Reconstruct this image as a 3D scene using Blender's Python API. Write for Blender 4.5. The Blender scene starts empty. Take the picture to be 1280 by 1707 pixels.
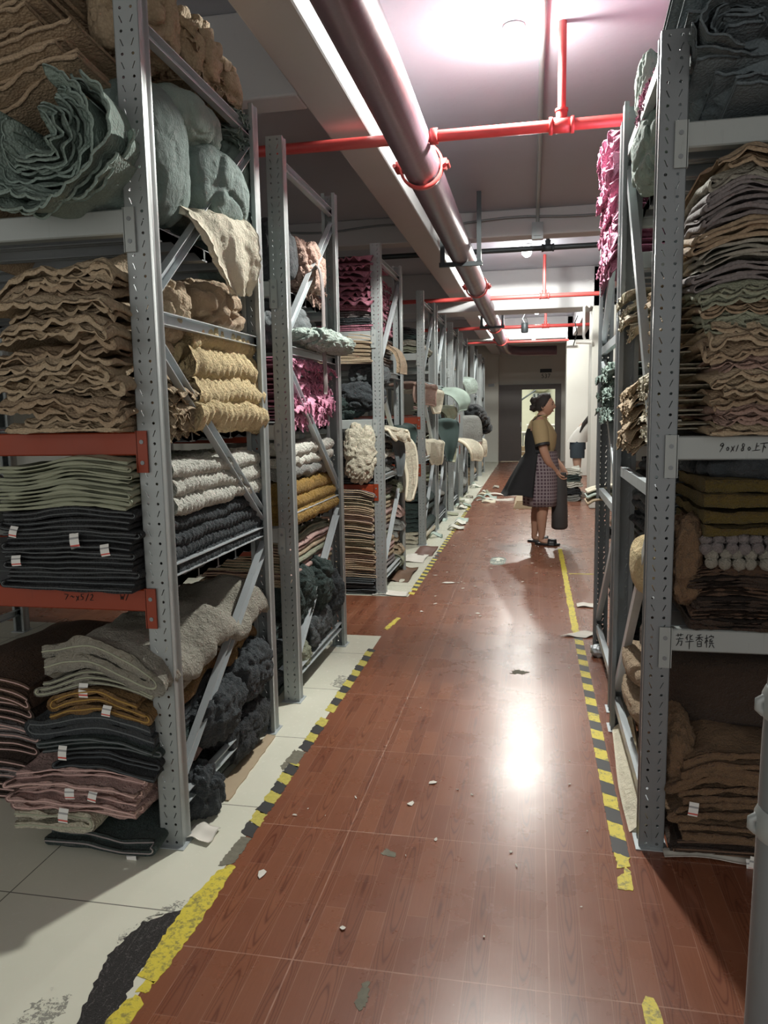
import bpy, math, random
import numpy as np
from mathutils import Matrix, Vector

S = bpy.context.scene
COL = S.collection
PI = math.pi

# ------------------------------------------------------------------ camera
FPX = 1264.07                      # focal length in pixels of the 1280x1707 frame
PITCH, YAW, ROLL = 0.129186, 0.1956038, -0.0167248
fw = Vector((-math.sin(YAW)*math.cos(PITCH), math.cos(YAW)*math.cos(PITCH), -math.sin(PITCH)))
rt = fw.cross(Vector((0, 0, 1))).normalized()
up = rt.cross(fw)
r2 = rt*math.cos(ROLL) + up*math.sin(ROLL)
u2 = -rt*math.sin(ROLL) + up*math.cos(ROLL)
cam = bpy.data.cameras.new('camera')
cam.sensor_fit = 'VERTICAL'; cam.sensor_height = 36.0; cam.lens = FPX/1707*36
cam.clip_start = 0.05; cam.clip_end = 100
co = bpy.data.objects.new('camera', cam); COL.objects.link(co)
M = Matrix((r2, u2, -fw)).transposed().to_4x4(); M.translation = Vector((0, 0, 1.42))
co.matrix_world = M
S.camera = co

# ------------------------------------------------------------------ light
S.view_settings.view_transform = 'Standard'; S.view_settings.look = 'None'
S.view_settings.gamma = 1; S.view_settings.use_curve_mapping = False
S.view_settings.exposure = EXPOSURE = 0.0
W = bpy.data.worlds.new('world'); S.world = W; W.use_nodes = True
W.node_tree.nodes['Background'].inputs[0].default_value = (1.0, 0.97, 0.92, 1)
W.node_tree.nodes['Background'].inputs[1].default_value = .85
LAMPS = [(-0.12, 4.32, 3.30, 330), (-0.10, 9.66, 3.31, 250), (0.04, 15.3, 3.31, 330), (-0.14, 12.9, 3.31, 110)]  # last lamp is added, hidden by a beam, to brighten a second floor reflection
def area(name, loc, sx, sy, power, rot=(0, 0, 0), col=(1, 1, 1)):
    l = bpy.data.lights.new(name, 'AREA'); l.shape = 'RECTANGLE'; l.size = sx; l.size_y = sy
    l.energy = power; l.color = col
    o = bpy.data.objects.new(name, l); o.location = loc; o.rotation_euler = rot; COL.objects.link(o)
    return o

# ------------------------------------------------------------------ noise
def _h(ix, iy, iz, s):
    n = (ix.astype(np.int64)*374761393 + iy.astype(np.int64)*668265263 + iz.astype(np.int64)*2147483647 + s*1274126177) & 0xffffffff
    n = ((n ^ (n >> 13))*1274126177) & 0xffffffff
    return ((n ^ (n >> 16)) & 0xffff)/65535.0
def noise(P, sc=1.0, seed=0):
    """smooth value noise, -1..1, P (...,3)"""
    Q = np.asarray(P)*sc
    i = np.floor(Q); f = Q-i; f = f*f*(3-2*f)
    ix, iy, iz = [i[..., k] for k in range(3)]
    fx, fy, fz = [f[..., k] for k in range(3)]
    r = 0
    for a in (0, 1):
        for b in (0, 1):
            for c in (0, 1):
                r = r + _h(ix+a, iy+b, iz+c, seed)*(fx if a else 1-fx)*(fy if b else 1-fy)*(fz if c else 1-fz)
    return r*2-1
def fbm(P, sc, seed=0, o=3):
    r = 0; a = 1; t = 0
    for k in range(o):
        r = r + a*noise(P, sc*2**k, seed+k*7); t += a; a *= .5
    return r/t

# ------------------------------------------------------------------ mesh builder
class MB:
    def __init__(s): s.v = []; s.f = []; s.m = []; s.n = 0
    def add(s, V, F, mi=0):
        V = np.asarray(V, float).reshape(-1, 3); F = np.asarray(F, int)
        s.v.append(V); s.f.append(F+s.n); s.m.append(np.full(len(F), mi)); s.n += len(V)
    def quadfaces(s, V, F, mi=0): s.add(V, F, mi)
    def box(s, a, b, mi=0, R=None, c=None):
        x0, y0, z0 = a; x1, y1, z1 = b
        V = np.array([(x0,y0,z0),(x1,y0,z0),(x1,y1,z0),(x0,y1,z0),(x0,y0,z1),(x1,y0,z1),(x1,y1,z1),(x0,y1,z1)], float)
        if R is not None: V = V@np.array(R).T
        if c is not None: V = V+np.array(c)
        s.add(V, [(0,3,2,1),(4,5,6,7),(0,1,5,4),(1,2,6,5),(2,3,7,6),(3,0,4,7)], mi)
    def grid(s, P, mi=0, closeu=False, flip=False):
        P = np.asarray(P); m, k = P.shape[:2]
        I = np.arange(m*k).reshape(m, k)
        a = I if not closeu else np.vstack([I, I[:1]])
        F = np.stack([a[:-1, :-1], a[1:, :-1], a[1:, 1:], a[:-1, 1:]], -1).reshape(-1, 4)
        if flip: F = F[:, ::-1]
        s.add(P.reshape(-1, 3), F, mi)
    def shell(s, P, t, d1=None, d2=None, mi=0, N=None):
        """closed thick sheet about the centre grid P (m,k,3)"""
        P = np.asarray(P, float)
        if N is None:
            N = np.cross(np.gradient(P, axis=0), np.gradient(P, axis=1))
            N /= np.linalg.norm(N, axis=2, keepdims=True)+1e-9
        t = np.asarray(t)
        if t.ndim == 2: t = t[..., None]
        o1 = t/2 + (0 if d1 is None else d1[..., None]); o2 = t/2 + (0 if d2 is None else d2[..., None])
        A = P+N*o1; B = P-N*o2
        m, k = P.shape[:2]
        I = np.arange(m*k).reshape(m, k); J = I+m*k
        q = lambda a: np.stack([a[:-1, :-1], a[1:, :-1], a[1:, 1:], a[:-1, 1:]], -1).reshape(-1, 4)
        F = [q(I), q(J)[:, ::-1]]
        def rim(a, b): return np.stack([a[:-1], b[:-1], b[1:], a[1:]], -1)
        F += [rim(I[:, 0], J[:, 0])[:, ::-1], rim(I[:, -1], J[:, -1]), rim(I[0], J[0]), rim(I[-1], J[-1])[:, ::-1]]
        s.add(np.concatenate([A.reshape(-1, 3), B.reshape(-1, 3)]), np.concatenate(F), mi)
    def tube(s, pts, r, n=8, mi=0, caps=True, closed=False):
        pts = np.asarray(pts, float); m = len(pts)
        r = np.broadcast_to(np.asarray(r, float), (m,))
        T = np.gradient(pts, axis=0)
        if closed: T = (np.roll(pts, -1, 0)-np.roll(pts, 1, 0))
        T /= np.linalg.norm(T, axis=1, keepdims=True)+1e-12
        ref = np.array([0, 0, 1.]) if abs(T[0][2]) < .9 else np.array([1., 0, 0])
        A = np.zeros_like(pts); a = np.cross(T[0], ref); a /= np.linalg.norm(a)
        for i in range(m):
            a = a-T[i]*(a@T[i]); a /= np.linalg.norm(a)+1e-12; A[i] = a
        B = np.cross(T, A)
        th = np.arange(n)*2*PI/n
        P = pts[:, None]+r[:, None, None]*(A[:, None]*np.cos(th)[None, :, None]+B[:, None]*np.sin(th)[None, :, None])
        I = np.arange(m*n).reshape(m, n); I2 = np.roll(I, -1, 1)
        if closed: I = np.vstack([I, I[:1]]); I2 = np.vstack([I2, I2[:1]])
        F = np.stack([I[:-1], I2[:-1], I2[1:], I[1:]], -1).reshape(-1, 4)
        s.add(P.reshape(-1, 3), F, mi)
        if caps and not closed:
            for e in (0, m-1):
                c = s.n-m*n if False else None
                V = np.vstack([P[e], pts[e][None]])
                Fc = [(j, (j+1) % n, n, n) for j in range(n)]
                s.tri(V, [(j, (j+1) % n, n) if e else ((j+1) % n, j, n) for j in range(n)], mi)
    def tri(s, V, F, mi=0):
        V = np.asarray(V, float).reshape(-1, 3)
        s.v.append(V); s.f.append(np.asarray(F, int)+s.n); s.m.append(np.full(len(F), mi)); s.n += len(V)
    def loft(s, rings, mi=0, caps=True):
        R = np.asarray(rings, float); m, n = R.shape[:2]
        I = np.arange(m*n).reshape(m, n); I2 = np.roll(I, -1, 1)
        F = np.stack([I[:-1], I2[:-1], I2[1:], I[1:]], -1).reshape(-1, 4)
        s.add(R.reshape(-1, 3), F, mi)
        if caps:
            for e in (0, m-1):
                V = np.vstack([R[e], R[e].mean(0)[None]])
                s.tri(V, [((j+1) % n, j, n) if e == 0 else (j, (j+1) % n, n) for j in range(n)], mi)
    def prism(s, poly, p0, p1, up=(0, 0, 1), mi=0):
        """extrude a 2D outline (side, up) from p0 to p1"""
        p0 = np.array(p0, float); p1 = np.array(p1, float); d = p1-p0; d /= np.linalg.norm(d)
        a = np.cross(d, np.array(up, float)); a /= np.linalg.norm(a); b = np.cross(a, d)
        R = [[p+a*x+b*y for x, y in poly] for p in (p0, p1)]
        s.loft(R, mi)
    def mesh(s, name, mats, smooth=True):
        me = bpy.data.meshes.new(name)
        V = np.concatenate(s.v) if s.v else np.zeros((0, 3))
        cnt = np.concatenate([np.full(len(f), f.shape[1]) for f in s.f])
        idx = np.concatenate([f.ravel() for f in s.f])
        me.vertices.add(len(V)); me.vertices.foreach_set('co', V.ravel())
        me.loops.add(len(idx)); me.loops.foreach_set('vertex_index', idx)
        me.polygons.add(len(cnt))
        st = np.concatenate([[0], np.cumsum(cnt)[:-1]])
        me.polygons.foreach_set('loop_start', st); me.polygons.foreach_set('loop_total', cnt)
        me.polygons.foreach_set('material_index', np.concatenate(s.m))
        me.polygons.foreach_set('use_smooth', np.full(len(cnt), bool(smooth)))
        for m in (mats if isinstance(mats, (list, tuple)) else [mats]): me.materials.append(m)
        me.update(calc_edges=True); me.validate()
        return me
    def build(s, name, mats, parent=None, loc=None, smooth=True, auto=None):
        """vertices are given in the same space as loc; stored relative to loc"""
        if loc is not None:
            s.v = [v-np.array(loc, float) for v in s.v]
        me = s.mesh(name, mats, smooth)
        o = bpy.data.objects.new(name, me); COL.objects.link(o)
        if loc is not None: o.location = loc
        if parent is not None: o.parent = parent
        if auto: sharp(me, auto)
        return o
def sharp(me, deg):
    me.polygons.foreach_set('use_smooth', np.full(len(me.polygons), True))
    try: me.set_sharp_from_angle(angle=math.radians(deg))
    except Exception: pass

def tag(o, label=None, cat=None, group=None, kind=None):
    if label: o['label'] = label
    if cat: o['category'] = cat
    if group: o['group'] = group
    if kind: o['kind'] = kind
    return o
def empty(name, loc, rz=0):
    o = bpy.data.objects.new(name, None); o.empty_display_size = .1
    o.location = loc; o.rotation_euler = (0, 0, rz); COL.objects.link(o); return o
def inst(name, me, parent=None, loc=(0, 0, 0), rot=(0, 0, 0), sc=(1, 1, 1)):
    o = bpy.data.objects.new(name, me); COL.objects.link(o)
    o.location = loc; o.rotation_euler = rot; o.scale = sc
    if parent is not None: o.parent = parent
    return o

# ------------------------------------------------------------------ materials
def srgb(r, g, b):
    f = lambda c: (c/255/12.92) if c/255 <= .04045 else ((c/255+.055)/1.055)**2.4
    return (f(r), f(g), f(b))
class NT:
    def __init__(s, name):
        s.m = bpy.data.materials.new(name); s.m.use_nodes = True
        s.t = s.m.node_tree; s.b = s.t.nodes['Principled BSDF']
    def n(s, typ, **kw):
        o = s.t.nodes.new('ShaderNode'+typ)
        for k, v in kw.items():
            if k in ('inp',):
                for a, b in v.items(): s.set(o, a, b)
            else: setattr(o, k, v)
        return o
    def set(s, o, a, b):
        if hasattr(b, 'links') or b.__class__.__name__.startswith('NodeSocket'): s.t.links.new(b, o.inputs[a])
        else:
            if isinstance(b, tuple) and len(b) == 3 and o.inputs[a].type == 'RGBA': b = b+(1,)
            o.inputs[a].default_value = b
    def link(s, a, b): s.t.links.new(a, b)
    def math(s, op, a, b=None, c=None):
        o = s.n('Math', operation=op); s.set(o, 0, a)
        if b is not None: s.set(o, 1, b)
        if c is not None: s.set(o, 2, c)
        return o.outputs[0]
    def mix(s, f, a, b):
        o = s.n('Mix', data_type='RGBA'); s.set(o, 'Factor', f)
        for k, v in ((6, a), (7, b)):
            if isinstance(v, tuple): o.inputs[k].default_value = v+(1,) if len(v) == 3 else v
            else: s.link(v, o.inputs[k])
        return o.outputs[2]
    def ramp(s, f, pts):
        o = s.n('ValToRGB'); s.link(f, o.inputs[0]); e = o.color_ramp.elements
        while len(e) < len(pts): e.new(.5)
        for i, (p, c) in enumerate(pts):
            e[i].position = p; e[i].color = (c if isinstance(c, tuple) else (c, c, c))+(1,)
        return o.outputs[0]
    def pos(s): return s.n('NewGeometry').outputs['Position']
    def obj(s): return s.n('TexCoord').outputs['Object']
    def noise(s, vec, sc, det=3, rough=.5, dist=0.0):
        o = s.n('TexNoise'); s.link(vec, o.inputs['Vector']); o.inputs['Scale'].default_value = sc
        o.inputs['Detail'].default_value = det; o.inputs['Roughness'].default_value = rough; o.inputs['Distortion'].default_value = dist
        return o.outputs['Fac']
    def scale(s, vec, v):
        o = s.n('VectorMath', operation='MULTIPLY'); s.link(vec, o.inputs[0]); o.inputs[1].default_value = v; return o.outputs[0]
    def bump(s, h, st=.3, dist=.01, nrm=None):
        o = s.n('Bump'); s.link(h, o.inputs['Height']); o.inputs['Strength'].default_value = st; o.inputs['Distance'].default_value = dist
        if nrm is not None: s.link(nrm, o.inputs['Normal'])
        s.link(o.outputs[0], s.b.inputs['Normal']); return o.outputs[0]
    def col(s, c): s.set(s.b, 'Base Color', c)
    def P(s, **kw):
        for k, v in kw.items(): s.set(s.b, k.replace('_', ' '), v)
        return s

_cache = {}
def plain(name, c, rough=.6, metal=0, var=.12, sc=8, bump=0.0, bsc=40):
    if name in _cache: return _cache[name]
    t = NT(name); p = t.pos(); f = t.noise(p, sc, 4, .6)
    c1 = tuple(x*(1-var) for x in c); c2 = tuple(min(1, x*(1+var)) for x in c)
    t.col(t.mix(f, c1, c2)); t.P(Roughness=rough, Metallic=metal)
    if bump: t.bump(t.noise(p, bsc, 4, .6), bump, .01)
    _cache[name] = t.m; return t.m
def fabric(name, c, kind='plush', var=.22, c2=None):
    if name in _cache: return _cache[name]
    t = NT(name); p = t.pos()
    big = t.noise(p, 9, 3, .6)
    lo = tuple(x*(1-var) for x in c); hi = tuple(min(1, x*(1+var)) for x in (c2 or c))
    base = t.mix(big, lo, hi)
    if kind == 'plush':
        f = t.noise(p, 130, 3, .7); g = t.noise(p, 34, 3, .6, .6)
        h = t.math('ADD', f, t.math('MULTIPLY', g, 1.6))
        base = t.mix(t.ramp(g, [(.35, 0.0), (.7, 1.0)]), base, t.mix(.5, base, hi))
        t.col(base); t.bump(h, 1.0, .018)
        t.P(Roughness=.95); t.set(t.b, 'Sheen Weight', .08)
    elif kind == 'lace':
        v = t.n('TexVoronoi'); t.link(p, v.inputs['Vector']); v.inputs['Scale'].default_value = 120
        g = t.noise(p, 45, 3, .6, .4)
        w = t.noise(p, 160, 2, .5)
        h = t.math('ADD', t.math('MULTIPLY', v.outputs['Distance'], 1.2), t.math('MULTIPLY', g, 1.2))
        t.col(t.mix(t.math('MULTIPLY', v.outputs['Distance'], .55), base, tuple(x*.55 for x in c)))
        t.bump(h, .6, .0045); t.P(Roughness=.9)
    elif kind == 'quilt':
        v = t.n('TexVoronoi', feature='SMOOTH_F1'); t.link(t.noisevec(p) if False else p, v.inputs['Vector']); v.inputs['Scale'].default_value = 30
        g = t.noise(p, 26, 5, .65, 2.2); g2 = t.noise(p, 120, 2, .5)
        h = t.math('SUBTRACT', t.math('MULTIPLY', g, 2.0), t.math('MULTIPLY', v.outputs['Distance'], 1.0))
        h = t.math('ADD', h, t.math('MULTIPLY', g2, .12))
        t.col(base); t.bump(h, .55, .016); t.P(Roughness=.85); t.set(t.b, 'Sheen Weight', .06)
    else:      # woven backing cloth
        g = t.noise(p, 300, 2, .5); t.col(base); t.bump(g, .3, .003); t.P(Roughness=.85)
    _cache[name] = t.m; return t.m

def metal(name, c, rough=.42, mt=.35, var=.14):
    t = NT(name); p = t.pos()
    f = t.noise(p, 6, 5, .65); g = t.noise(t.scale(p, (60, 60, 9)), 1.0, 3, .6)
    base = t.mix(f, tuple(x*(1-var) for x in c), tuple(min(1, x*(1+var)) for x in c))
    base = t.mix(t.ramp(g, [(.62, 0.0), (.74, .35)]), base, tuple(x*.55 for x in c))
    t.col(base); t.P(Roughness=t.math('MULTIPLY_ADD', f, .25, rough-.1), Metallic=mt)
    t.bump(t.noise(p, 30, 3), .06, .01)
    return t.m
MPOST = metal('painted_steel_grey', (.34, .37, .37), .42, .35)
MPOST2 = metal('painted_steel_dark_grey', (.22, .24, .25), .42, .35)
MBRACE = metal('galvanised_steel', (.55, .60, .62), .36, .4, .08)
MBEAMG = metal('grey_beam_paint', (.36, .39, .38), .45, .2, .08)
MORANGE = metal('orange_beam_paint', (.27, .036, .008), .45, .05, .12)
MDECK = metal('deck_steel', (.30, .32, .33), .5, .3)
MINK = plain('black_marker_ink', (.01, .01, .012), .6, var=0)
MWHITE = plain('label_white', (.78, .78, .74), .7, var=.05)
MLRED = plain('label_red', (.62, .10, .08), .7, var=.05)
MLGREY = plain('label_print_grey', (.35, .35, .35), .7, var=.05)
MRED = metal('red_pipe_paint', (.50, .065, .06), .32, .0, .15)
MPIPE = metal('dark_red_pipe_paint', (.165, .105, .13), .30, .15, .15)
MDARK = plain('dark_iron', (.05, .06, .065), .5, .4)
MBLACK = plain('black_rubber', (.012, .012, .013), .6)
# ------------------------------------------------------------------ floors
def wood_floor():
    t = NT('red_wood_laminate'); p = t.pos()
    sx = t.n('SeparateXYZ'); t.link(p, sx.inputs[0]); X, Y, Z = sx.outputs
    PW, TL = .0600, .628
    u = t.math('DIVIDE', t.math('ADD', X, 20.263), PW)
    row = t.math('FLOOR', u); fu = t.math('FRACT', u)
    v = t.math('DIVIDE', t.math('ADD', Y, 20.0-1.645+TL*.0), TL)
    fv0 = t.math('FRACT', v); vt = t.math('FLOOR', v)
    par = t.math('MODULO', row, 2.0)
    # two planks lengths inside each tile, joints staggered on every other plank
    jo = t.math('MULTIPLY_ADD', par, .27, .36)
    side = t.math('GREATER_THAN', fv0, jo)
    seed = t.math('ADD', t.math('MULTIPLY', row, 3.17), t.math('ADD', t.math('MULTIPLY', side, 7.31), t.math('MULTIPLY', vt, 0.0)))
    wn = t.n('TexWhiteNoise', noise_dimensions='1D'); t.link(seed, wn.inputs['W'])
    rnd = wn.outputs['Value']
    # grain
    nz = t.noise(t.scale(p, (14, 3.0, 1)), 1.0, 3, .55)
    ex_ = t.math('POWER', t.math('MULTIPLY', t.math('ABSOLUTE', t.math('SUBTRACT', fu, .5)), 1.9), 2.0)
    vv = t.math('FRACT', t.math('ADD', fv0, t.math('MULTIPLY', rnd, .0)))
    ey_ = t.math('POWER', t.math('MULTIPLY', t.math('ABSOLUTE', t.math('SUBTRACT', vv, .55)), 1.55), 2.0)
    g_ = t.math('ADD', t.math('ADD', ex_, ey_), t.math('MULTIPLY', nz, .55))
    rings = t.math('FRACT', t.math('MULTIPLY', g_, 3.6))
    rl = t.ramp(rings, [(0.0, 1.0), (.20, .15), (.60, .0), (.86, .25), (1.0, 1.0)])
    cath = t.math('MULTIPLY', rl, t.math('MULTIPLY_ADD', par, .78, .10))
    cmb2 = t.n('CombineXYZ'); t.link(t.math('MULTIPLY', X, 420.0), cmb2.inputs[0]); t.link(t.math('MULTIPLY', Y, 7.0), cmb2.inputs[1]); t.link(rnd, cmb2.inputs[2])
    fine = t.noise(cmb2.outputs[0], 1.0, 3, .6)
    big = t.noise(p, 1.3, 4, .6)
    a = t.mix(big, (.255, .092, .046), (.325, .130, .068))
    a = t.mix(t.math('MULTIPLY', rnd, .5), a, (.150, .046, .026))
    a = t.mix(t.math('MULTIPLY', fine, .35), a, (.115, .032, .018))
    a = t.mix(t.math('MULTIPLY', cath, .8), a, (.085, .019, .010))
    def line(fr, w):
        d = t.math('MINIMUM', fr, t.math('SUBTRACT', 1.0, fr)); return t.math('LESS_THAN', d, w)
    l1 = line(fu, .022)
    l2 = line(fv0, .0032)
    d = t.math('ABSOLUTE', t.math('SUBTRACT', fv0, jo)); l3 = t.math('LESS_THAN', d, .0022)
    tx = t.math('FRACT', t.math('DIVIDE', t.math('ADD', X, 20.41), .66)); l4 = line(tx, .0030)
    lines = t.math('MAXIMUM', t.math('MULTIPLY', t.math('MAXIMUM', l1, l3), .32), t.math('MULTIPLY', t.math('MAXIMUM', l2, l4), .62))
    lines = t.math('MULTIPLY', lines, t.ramp(t.noise(p, 14, 3), [(.25, .35), (.7, 1.0)]))
    a = t.mix(lines, a, (.50, .30, .22))
    spots = t.noise(p, 60, 3, .7)
    a = t.mix(t.ramp(spots, [(.735, 0.0), (.75, .5)]), a, (.45, .36, .30))
    t.col(a)
    dirt = t.noise(p, 4, 5, .65)
    t.P(Roughness=t.math('MULTIPLY_ADD', dirt, .16, .20)); t.set(t.b, 'Specular IOR Level', .5); t.set(t.b, 'Coat Weight', .06); t.set(t.b, 'Coat Roughness', .36)
    wave = t.noise(p, 2.4, 2, .5); fineb = t.noise(p, 90, 3, .6)
    h = t.math('ADD', t.math('MULTIPLY', wave, .30), t.math('MULTIPLY', fineb, .012))
    h = t.math('SUBTRACT', h, t.math('MULTIPLY', t.math('MAXIMUM', l2, l4), .03))
    t.bump(h, .25, .02)
    return t.m
def tile_floor():
    t = NT('white_floor_tile'); p = t.pos()
    sx = t.n('SeparateXYZ'); t.link(p, sx.inputs[0]); X, Y, Z = sx.outputs
    TL = .60
    fy = t.math('FRACT', t.math('DIVIDE', t.math('ADD', Y, 20*TL-1.869), TL))
    ry = t.math('FLOOR', t.math('DIVIDE', t.math('ADD', Y, 20*TL-1.869), TL))
    fx = t.math('FRACT', t.math('DIVIDE', t.math('ADD', X, 20*TL+1.545), TL))
    def line(fr, w):
        d = t.math('MINIMUM', fr, t.math('SUBTRACT', 1.0, fr)); return t.math('LESS_THAN', d, w)
    l = t.math('MAXIMUM', line(fy, .0035), line(fx, .0035))
    big = t.noise(p, 2.2, 5, .65); g = t.noise(p, 38, 5, .75)
    a = t.mix(big, (.66, .66, .54), (.80, .79, .67))
    a = t.mix(t.ramp(g, [(.60, 0.0), (.74, .5)]), a, (.30, .29, .25))
    a = t.mix(t.math('MULTIPLY', l, .85), a, (.10, .095, .08))
    # scuffed cement and grime next to the broken edge
    ex = t.ramp(t.math('ADD', X, t.math('MULTIPLY', t.noise(p, 9, 5, .7), .28)), [(0.0, 0.0), (1.0, 1.0)])
    t.col(a); t.P(Roughness=t.math('MULTIPLY_ADD', g, .25, .12))
    t.bump(t.math('SUBTRACT', t.math('MULTIPLY', big, .4), t.math('MULTIPLY', l, .2)), .15, .01)
    return t.m
MWOOD = wood_floor(); MTILE = tile_floor()
def slab(name, a, b, m, kind='structure', loc=None, bev=0):
    mb = MB(); mb.box(a, b); c = loc or ((a[0]+b[0])/2, (a[1]+b[1])/2, a[2])
    o = mb.build(name, m, None, c, smooth=False); o['kind'] = kind
    if bev:
        md = o.modifiers.new('bevel', 'BEVEL'); md.width = bev; md.segments = 2
    return o
slab('floor', (-.95, -2.5, -.06), (4.5, 34, 0), MWOOD)
mb = MB(); mb.box((-8, -2.5, -.06), (-.95, 4.64, 0)); mb.box((-8, 5.70, -.06), (-.95, 34, 0))
o = mb.build('floor', MTILE, None, (-4, 4, -.06), smooth=False); o['kind'] = 'structure'
slab('floor', (-8, 4.64, -.06), (-.95, 5.70, 0.0), MWOOD)

# ------------------------------------------------------------------ room shell
def plaster(name, c, var=.06):
    t = NT(name); p = t.pos(); f = t.noise(p, 1.2, 5, .6); g = t.noise(p, 25, 4, .6)
    base = t.mix(f, tuple(x*(1-var) for x in c), tuple(min(1, x*(1+var)) for x in c))
    base = t.mix(t.ramp(g, [(.62, 0.0), (.80, .35)]), base, tuple(x*.75 for x in c))
    t.col(base); t.P(Roughness=.75); t.bump(g, .12, .01); return t.m
MCEIL = plaster('ceiling_plaster', (.44, .46, .52)); MBEAM = plaster('beam_plaster', (.54, .54, .55))
MWALL = plaster('wall_plaster', (.60, .60, .55), .1)
ZC = 3.42
slab('ceiling', (-8, -2.5, ZC), (4.5, 34, ZC+.12), MCEIL)
n_trim = [0]
def beam(a, b, m=None):
    n_trim[0] += 1
    return slab('trim_%d' % n_trim[0], a, b, m or MBEAM, bev=.012)
beam((-1.17, -2.5, 3.0), (-.92, 22, ZC))           # long ceiling beam beside the pipe
beam((-8, 3.86, 3.0), (-1.17, 4.05, ZC))
beam((-8, 8.0, 3.16), (4.5, 8.22, ZC))
beam((-8, 11.3, 2.86), (4.5, 11.85, ZC))
beam((-8, 17.0, 2.9), (4.5, 17.5, ZC))
beam((.95, 8.22, 3.0), (1.2, 11.3, ZC)); beam((.80, 11.85, 3.0), (1.05, 17, ZC))
slab('trim_20', (.80, 11.3, 0), (1.35, 11.9, ZC), MWALL, bev=.015)     # columns
slab('trim_21', (.68, 17.0, 0), (1.15, 17.5, ZC), MWALL, bev=.015)
slab('trim_22', (-1.55, 21.6, 0), (-.97, 22, ZC), MWALL, bev=.015)
slab('wall_left', (-8.1, -2.5, 0), (-8, 34, ZC), MWALL)
slab('wall_right', (4.5, -2.5, 0), (4.6, 34, ZC), MWALL)
mb = MB(); mb.box((-8, 22, 0), (-.97, 22.2, ZC)); mb.box((.74, 22, 0), (4.5, 22.2, ZC)); mb.box((-.97, 22, 2.16), (.74, 22.2, ZC))
o = mb.build('wall_back', MWALL, None, (0, 22, 0), smooth=False); o['kind'] = 'structure'
slab('wall_far', (-8, 33.9, 0), (4.5, 34, ZC), MWALL)
MBROWN = plain('brown_door_paint', (.075, .058, .052), .45, var=.1)
mb = MB()
mb.box((-.97, 21.9, 2.02), (.74, 22.05, 2.16)); mb.box((-.97, 21.9, 0), (-.93, 22.05, 2.02)); mb.box((.58, 21.9, 0), (.74, 22.05, 2.02))
dr = mb.build('door_1', MBROWN, None, (0, 22, 0), smooth=False); dr['kind'] = 'structure'
mb = MB(); mb.box((-.93, 21.93, .01), (-.334, 21.99, 2.02))
for (z0, z1) in ((.15, .60), (.95, 1.9)): 
    mb.box((-.86, 21.918, z0), (-.40, 21.93, z1))
mb.build('door_leaf', MBROWN, dr, None, smooth=False).location = (0, -22, 0)
mb = MB(); mb.box((-.37, 21.88, .98), (-.35, 21.93, 1.12)); mb.build('door_handle', MBRACE, dr, None).location = (0, -22, 0)
# skirting of the end wall
slab('baseboard_back', (-8, 21.97, 0), (-1.55, 22, .1), MBROWN)

# ------------------------------------------------------------------ lamps
def emis(name, c, s):
    t = NT(name); t.P(Roughness=.3); t.set(t.b, 'Emission Color', c); t.set(t.b, 'Emission Strength', s); return t.m
MBULB = emis('lit_lamp_cover', (.97, 1.0, .98), 60)
lamp_lab = ['round ceiling lamp nearest above the aisle beside the big pipe', 'round ceiling lamp behind the first cross beam, middle one of three', 'round ceiling lamp farthest down the aisle, behind the second cross beam', 'round ceiling lamp hidden just behind the second cross beam']
for i, (x, y, z, w) in enumerate(LAMPS):
    e = empty('ceiling_lamp', (x, y, ZC)); tag(e, lamp_lab[i], 'lamp', 'lamps along the aisle ceiling')
    mb = MB(); r = np.array([.0, .055, .06, .045, .03]); zz = [0, 0, -.012, -.03, -.045]
    th = np.arange(24)*2*PI/24
    mb.loft([[(a*math.cos(t), a*math.sin(t), b) for t in th] for a, b in zip([.001, .055, .06, .045, .03], zz)], caps=False)
    mb.build('lamp_base', MWHITE, e)
    mb = MB(); ph = np.linspace(.25, PI, 12)
    mb.loft([[(.058*math.sin(a)*math.cos(t), .058*math.sin(a)*math.sin(t), -.095+.058*math.cos(a)) for t in th] for a in ph], caps=False)
    mb.build('bulb', MBULB, e)
    l = bpy.data.lights.new('lamp_light', 'SPOT'); l.energy = w; l.shadow_soft_size = .07; l.color = (1.0, 1.0, .93)
    l.spot_size = math.radians(179); l.spot_blend = .04
    g = bpy.data.lights.new('lamp_glow', 'POINT'); g.energy = w*.12; g.shadow_soft_size = .06; g.color = (1.0, 1.0, .95)
    go = bpy.data.objects.new('lamp_glow', g); go.location = (x, y, z-.05); COL.objects.link(go)
    lo = bpy.data.objects.new('lamp_light', l); lo.location = (x, y, z-.06); COL.objects.link(lo)

# ------------------------------------------------------------------ pipes
def pipe(name, pts, r, m, label, extra=None, group=None):
    mb = MB(); mb.tube(pts, r, 20); o = mb.build(name, m, None, pts[0])
    tag(o, label, 'pipe', group); return o
PX, PZ = -.68, 2.90
big = pipe('fire_water_pipe', [(PX, -2.4, PZ), (PX, 3, PZ), (PX, 8, PZ), (PX, 13, PZ), (PX, 18.2, PZ), (PX+.02, 18.5, PZ-.01), (PX+.12, 18.75, PZ-.03), (PX+.35, 18.85, PZ-.05), (PX+1.2, 18.9, PZ-.05)], .112, MPIPE,
     'thick dark red pipe running along the ceiling above the aisle')
def ring(mb, y, r, w, x=PX, z=PZ, n=28, axis='y'):
    th = np.arange(n)*2*PI/n
    prof = [(r*.9, -w/2), (r, -w/2), (r*1.02, 0), (r, w/2), (r*.9, w/2)]
    mb.loft([[(x+a*math.cos(t), y+b, z+a*math.sin(t)) if axis == 'y' else (x+b, y+a*math.cos(t), z+a*math.sin(t)) for t in th] for a, b in prof], caps=False)
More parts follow.
